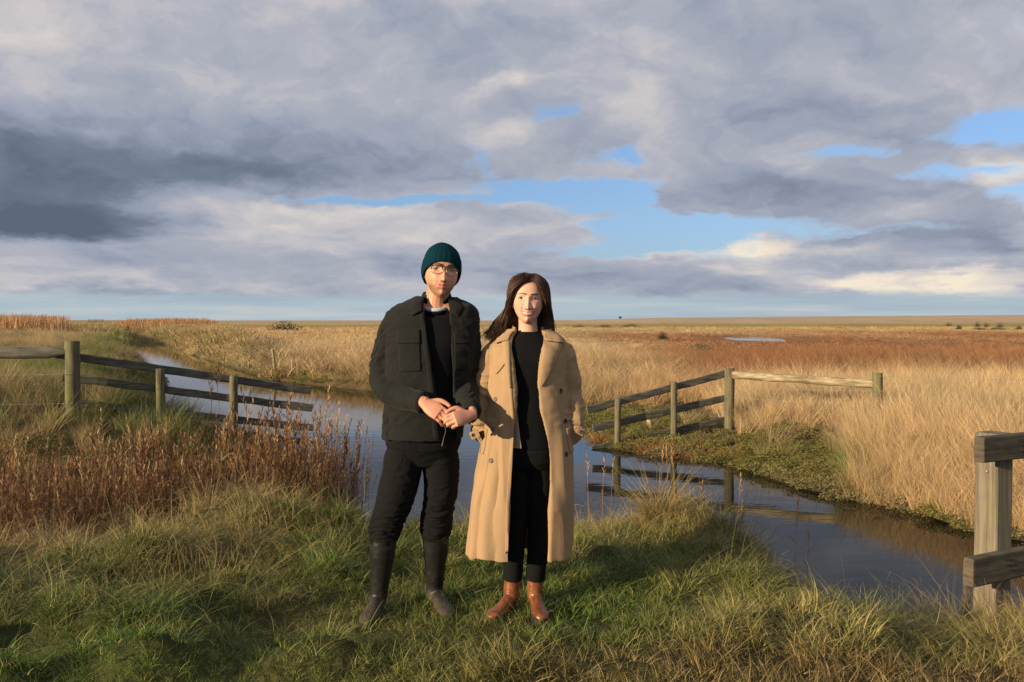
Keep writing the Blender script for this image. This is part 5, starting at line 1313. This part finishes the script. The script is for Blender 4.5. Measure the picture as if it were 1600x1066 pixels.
# hair: dark cap and many locks
def hair():
    nt, nr = 64, 26; V = []
    for i in range(nr + 1):
        for k in range(nt):
            th = 2 * math.pi * k / nt; fy_ = -math.sin(th)
            pm = 1.02 if False else (.93 if fy_ > .8 else 0)
            lim = np.interp(fy_, [-1, -.45, -.1, .25, .6, .80, 1], [2.35, 2.25, 1.9, 1.35, .98, .80, .72]); p = lim * (1 - i / nr)
            d = np.array([(math.sin(p) * math.cos(th), math.sin(p) * math.sin(th), math.cos(p))]); s = skull(d, 1.0, .29)[0]; s = s + s / np.linalg.norm(s) * (.002 + .006 * min(i / 4, 1)); V.append(s)
    F = [(i * nt + k, (i + 1) * nt + k, (i + 1) * nt + (k + 1) % nt, i * nt + (k + 1) % nt) for i in range(nr) for k in range(nt)]
    U = np.zeros((len(V), 4)); U[:, 1] = .02; U[:, 3] = 1
    Vs = [np.array(V)]; Fs = [np.array(F)]; Us = [U]; off = len(V)
    def sk(d, o):
        d = np.array(d, float); d /= np.linalg.norm(d); q = skull(d[None], 1.0, .29)[0]; return q + d * o
    for j in range(5200):
        s = -1 if rng.uniform() < .54 else 1; u = rng.uniform() * 1.25; lay = rng.uniform(0, 1) ** 1.3; uc = min(u, 1)
        o = .007 + .017 * lay
        d0 = np.array((.03 + .008 * s + rng.normal(0, .02), -.80 + 1.45 * u, .72 - .25 * max(0, u - 1))); d0 /= np.linalg.norm(d0)
        if u < .30 and rng.uniform() < .5: d0 = np.array((s * (.06 + .46 * rng.uniform()), -.80 + .25 * u, .66)); d0 /= np.linalg.norm(d0)
        if u <= 1: d2 = np.array((s * 1.0, -.40 + .91 * u, -.12))
        else: d2 = np.array((s * (1 - (u - 1) * 3.2), .51 + (u - 1) * 2.0, -.12))
        d2 /= np.linalg.norm(d2)
        hd = [sk(d0 * (1 - t) + d2 * t, .010 + (o - .007) * t ** .9 + .006 * lay * math.sin(t * 3.1)) for t in (0, .25, .5, .75, 1)]
        xk = abs(d2[0]); st = 0 if rng.uniform() < .6 else int(rng.integers(1, 3)); e = rng.uniform(0, 1) ** 1.25
        q2 = hd[-1]; back = .012 + .045 * uc
        if s < 0:
            p3 = np.array((q2[0] * 1.06 - .010 - .010 * lay, back, -.075)); p4 = np.array((q2[0] * 1.08 - .020 - .028 * lay, back, -.125))
            p5 = np.array((q2[0] * 1.05 - .030 - .085 * e * (.45 + .55 * (1 - uc)) - .012 * lay, back - .03 * (1 - uc), -.165 - .025 * e + rng.normal(0, .013)))
        else:
            p3 = np.array((q2[0] * 1.04 + .004 + .006 * lay, back, -.075)); p4 = np.array((q2[0] * 1.04 + .008 + .012 * lay, back, -.128)); p5 = np.array((q2[0] * 1.02 + .014 + .036 * rng.uniform(), back, -.165 - .022 * rng.uniform()))
        P_ = (hd + [p3, p4, p5])[st:]
        m_ = len(P_)
        fly = 2.2 if rng.uniform() < .05 else 1; wob = rng.normal(0, .0020, (m_, 3)) + rng.normal(0, .0016 * fly, (1, 3)); wob[:, 0] += .006 * np.sin(np.linspace(0, 8, m_) + 4 * u + 1.5 * lay); pts = np.array(P_) + wob * np.linspace(.3, 1.8, m_)[:, None]
        r = np.interp(np.linspace(0, 1, m_), [0, .15, .6, .85, 1], [.0014, .0021, .0022, .0017, .0003]) * rng.uniform(.6, 1.2); c = curve([(*p, q) for p, q in zip(pts, r)], 16)
        a = rng.uniform(0, 6.28); v = []
        for q in c:
            for k in range(3): t = a + k * 2.094; v.append((q[0] + q[3] * math.cos(t), q[1] + q[3] * math.sin(t), q[2] + .3 * q[3] * math.sin(t)))
        f = [(i * 3 + k, i * 3 + (k + 1) % 3, i * 3 + 3 + (k + 1) % 3, i * 3 + 3 + k) for i in range(15) for k in range(3)]
        uu = np.zeros((48, 4)); uu[:, 1] = np.clip(rng.normal(.42, .24), 0, 1); uu[:, 3] = 1; uu[:, 0] = np.repeat(np.linspace(0, 1, 16), 3)
        Vs.append(np.array(v)); Fs.append(np.array(f) + off); Us.append(uu); off += 48
    me = mesh_np('hair', xf(Mw, np.concatenate(Vs)), np.concatenate(Fs)); a = me.attributes.new('bl', 'FLOAT_COLOR', 'POINT'); a.data.foreach_set('color', np.concatenate(Us).astype(np.float32).ravel()); return me
put('hair', hair(), M_hair, wom, 'long dark brown hair blown towards the man')

# jumper, trousers
jw = Shell([(517, 825, 21, .062, 0, 0, .02), (523, 825, 33, .075, 0, 0, .02), (531, 825, 45, .088, 0, 0, .018), (545, 825, 52, .100, 0, 0, .01), (565, 825, 50, .118, 0, 0, 0), (610, 825, 42, .100, 0, 0, 0), (650, 826, 45, .105, 0, 0, 0), (705, 827, 50, .118, 0, 0, .005)])
me = remesh([jw.solid(0, 60, 48)], .005, 4); dip(me, 537, 524, .10, Y0 + .02); displace(me, .0025 * fbm(get_co(me), 14, 3, 25)); me.name = 'jumper'; put('jumper', me, M_blackknit, wom, 'plain black round neck jumper')
cc = P(825, 521, .02); raw('jumper_collar', collar_ring((cc.x, cc.y, cc.z - .004), .068, .070, .012, .007, .16), M_blackknit, wom)
hw_ = Shell([(690, 827, 50, .115, 0, 0, .01), (705, 827, 51, .120, 0, 0, .01), (722, 827, 49, .11, 0, 0, .01), (735, 827, 44, .09, 0, 0, .01)])
parts = [hw_.solid(0, 16, 40)]
LTw = [[(812, 705, .01, .080), (808, 760, .01, .072), (806, 815, .02, .057), (803, 865, .02, .052), (801, 905, .03, .049)], [(843, 705, .01, .080), (845, 760, .01, .072), (843, 815, .02, .057), (840, 865, .02, .052), (836, 905, .03, .049)]]
for L in LTw: parts.append(tube(leg_rows(L), 36, 26))
me = remesh(parts, .0045, 3); co = get_co(me); displace(me, .0035 * (1 - 2 * np.abs(fbm(co * np.array((.8, .8, 2.0)), 9, 2, 26))) * sstep(co[:, 2], .2, .35)); me.name = 'trousers'; put('trousers', me, M_jeans, wom, 'slim black trousers')
for (top, ank, yaw) in (([(801, 893, .03, .040), (800, 912, .03, .041)], (799, 928, .03), R(-30)), ([(836, 893, .03, .040), (836, 912, .03, .041)], (836, 930, .03), R(9))):
    pr_, base, d, s, hl = boot(top, ank, yaw, .250, .046, .040, .076, .084, heel=.030, zs=-.014)
    me = remesh(pr_, .0035, 5); me.name = 'ankle_boot'; w = put('ankle_boot', me, M_leather, wom)
    raw('sole', sole_mesh(hl, d, s, .262, .092, -.018, .020, .024), M_sole, w)

# trench coat
ct = Shell([(516, 826, 33, .072, 806, 846, .03), (522, 826, 45, .088, 802, 848, .028), (529, 826, 56, .100, 799, 849, .025), (540, 825, 61, .118, 798, 849, .015), (562, 825, 61, .136, 799, 846, 0), (600, 825, 61, .138, 802, 842, 0), (640, 825, 64, .142, 804, 846, 0), (680, 824, 70, .152, 803, 855, 0), (720, 821, 75, .160, 800, 860, 0), (780, 816, 78, .170, 797, 862, 0), (830, 812, 78, .176, 795, 861, 0), (866, 809, 77.5, .180, 795, 860, 0), (880, 808, 77.5, .181, 794, 860, 0)])
parts = [ct.open_shell(.010, 110, 110)]
parts.append(sleeve([(785, 541, .015, .055, .055), (774, 552, .015, .060, .061), (765, 580, .02, .060, .062), (757, 612, .03, .058, .060), (752, 640, .01, .055, .056), (749, 664, -.01, .054, .054), (757, 684, .01, .046, .046)]))
parts.append(sleeve([(866, 541, .015, .055, .055), (875, 552, .015, .060, .061), (884, 580, .02, .060, .062), (890, 612, .03, .058, .060), (895, 642, .01, .055, .056), (898, 666, -.01, .053, .053), (888, 688, .01, .045, .045)]))
me = remesh(parts, .0045, 4); co = get_co(me); me.name = 'trench_coat'
low = sstep(-co[:, 2], -1.05, -.25); up_ = 1 - sstep(-co[:, 2], -1.0, -.8)
fold = fbm(co * np.array((1, 1, .14)) + .05 * np.stack([vnoise(co, 2.5, 3)] * 3, 1), 8.5, 2, 31); fold2 = 1 - 2 * np.abs(fbm(co * np.array((1, 1, .16)), 7, 2, 35))
cxw = P(825, 600).x; armw = sstep(np.abs(co[:, 0] - cxw), .165, .20) * sstep(co[:, 2], .88, .95)
wr = 1 - 2 * np.abs(fbm(co * np.array((1, 1, 1.6)), 10, 2, 33))
displace(me, .0045 * fbm(co, 6, 2, 34) + (.013 + .020 * low) * fold * (1 - armw) + (.005 + .010 * low) * fold2 * (1 - armw) + armw * .009 * wr + .003 * wr * up_ + .0035 * (1 - armw) * fbm(co * np.array((1, 1, .4)), 15, 2, 37))
coat = put('trench_coat', me, M_coat, wom, 'long open camel trench coat')
snap_to(me)
# coat details
raw('lapel', ct.patch([(849, 533), (846, 552), (843, 575), (842, 602)], [(878, 537), (871, 553), (862, 576), (845, 604)], .008, .004, 40, 16, lambda a, b: .008 * math.sin(b * 2.6) * (1 - a)), M_coat, wom)
raw('lapel', ct.patch([(797, 524), (798, 550), (800, 580), (802, 606)], [(785, 527), (788, 550), (793, 580), (799, 606)], .007, .004, 36, 8, lambda a, b: .005 * math.sin(b * 3)), M_coat, wom)
raw('collar', ct.patch([(847, 517), (849, 525), (851, 532)], [(862, 520), (876, 530), (881, 536.5)], .014, .005, 18, 14, lambda a, b: .009 * math.sin(b * 2.4)), M_coat, wom)
raw('collar', ct.patch([(806, 517), (800, 524), (797, 531)], [(792, 521), (780, 530), (776, 537)], .013, .005, 18, 14, lambda a, b: .008 * math.sin(b * 2.4)), M_coat, wom)
cb = P(825.5, 518, .035); V, F = collar_ring((cb.x, cb.y, cb.z - .014), .094, .082, .045, .008, .30, 48, .12)
keep = [f for f in F if not all(abs((math.atan2(V[i][0] - cb.x, -(V[i][1] - cb.y)))) < 1.0 for i in f)]; raw('collar_band', (V, keep), M_coat, wom)
raw('storm_flap', ct.patch([(768, 541), (771, 560), (776, 583)], [(797, 541), (796, 562), (778, 585)], .005, .003, 24, 14, lambda a, b: .002 * a), M_coat, wom, 'pointed storm flap on the shoulder')
raw('facing', ct.patch([(797, 606), (800, 650), (796, 720), (791, 800), (789, 866)], [(802, 606), (804, 650), (801, 720), (796, 800), (794, 862)], .004, .002, 60, 4), M_coat, wom)
snap_to(None)
# inner body warmer edges showing inside the coat
inn = Shell([(540, 825, 50, .106, 0, 0, .01), (565, 825, 50, .128, 0, 0, 0), (610, 825, 46, .118, 0, 0, 0), (650, 826, 50, .126, 0, 0, 0), (706, 827, 53, .134, 0, 0, .0)])
raw('inner_lining', inn.patch([(785, 545), (787, 580), (789, 620), (791, 660), (793, 700)], [(797, 545), (800, 580), (806, 620), (810, 660), (815, 701)], .002, .003, 40, 6), M_lining, wom)
snap_to(coat.data)
for px_, py_, mm in ((774, 624, M_buttonp), (770, 671, M_buttonp), (767, 720, M_buttonp), (876, 611, M_button), (883, 658, M_button), (885, 710, M_button)): but(ct, px_, py_, .01, .0125, mm, wom)
# sleeve tabs, pocket welts
for sx_, (c0, c1) in ((-1, ((735, 682), (748, 676))), (1, ((912, 677), (902, 671)))):
    a = P(*c0, -.075); b_ = P(*c1, -.085)
    put('sleeve_tab', beam(a, b_, .006, .038, 6, .001), M_coat, wom)
    raw('sleeve_button', disc(a.lerp(b_, .35) + Vector((0, -.004, 0)), (0, -1, 0), .009, .003), M_button, wom)
raw('pocket_welt', ct.patch([(757, 672), (750, 712)], [(762, 674), (755, 714)], .005, .004, 18, 4), M_coat, wom)
raw('pocket_welt', ct.patch([(884, 672), (890, 712)], [(889, 670), (895, 710)], .005, .004, 18, 4), M_coat, wom)
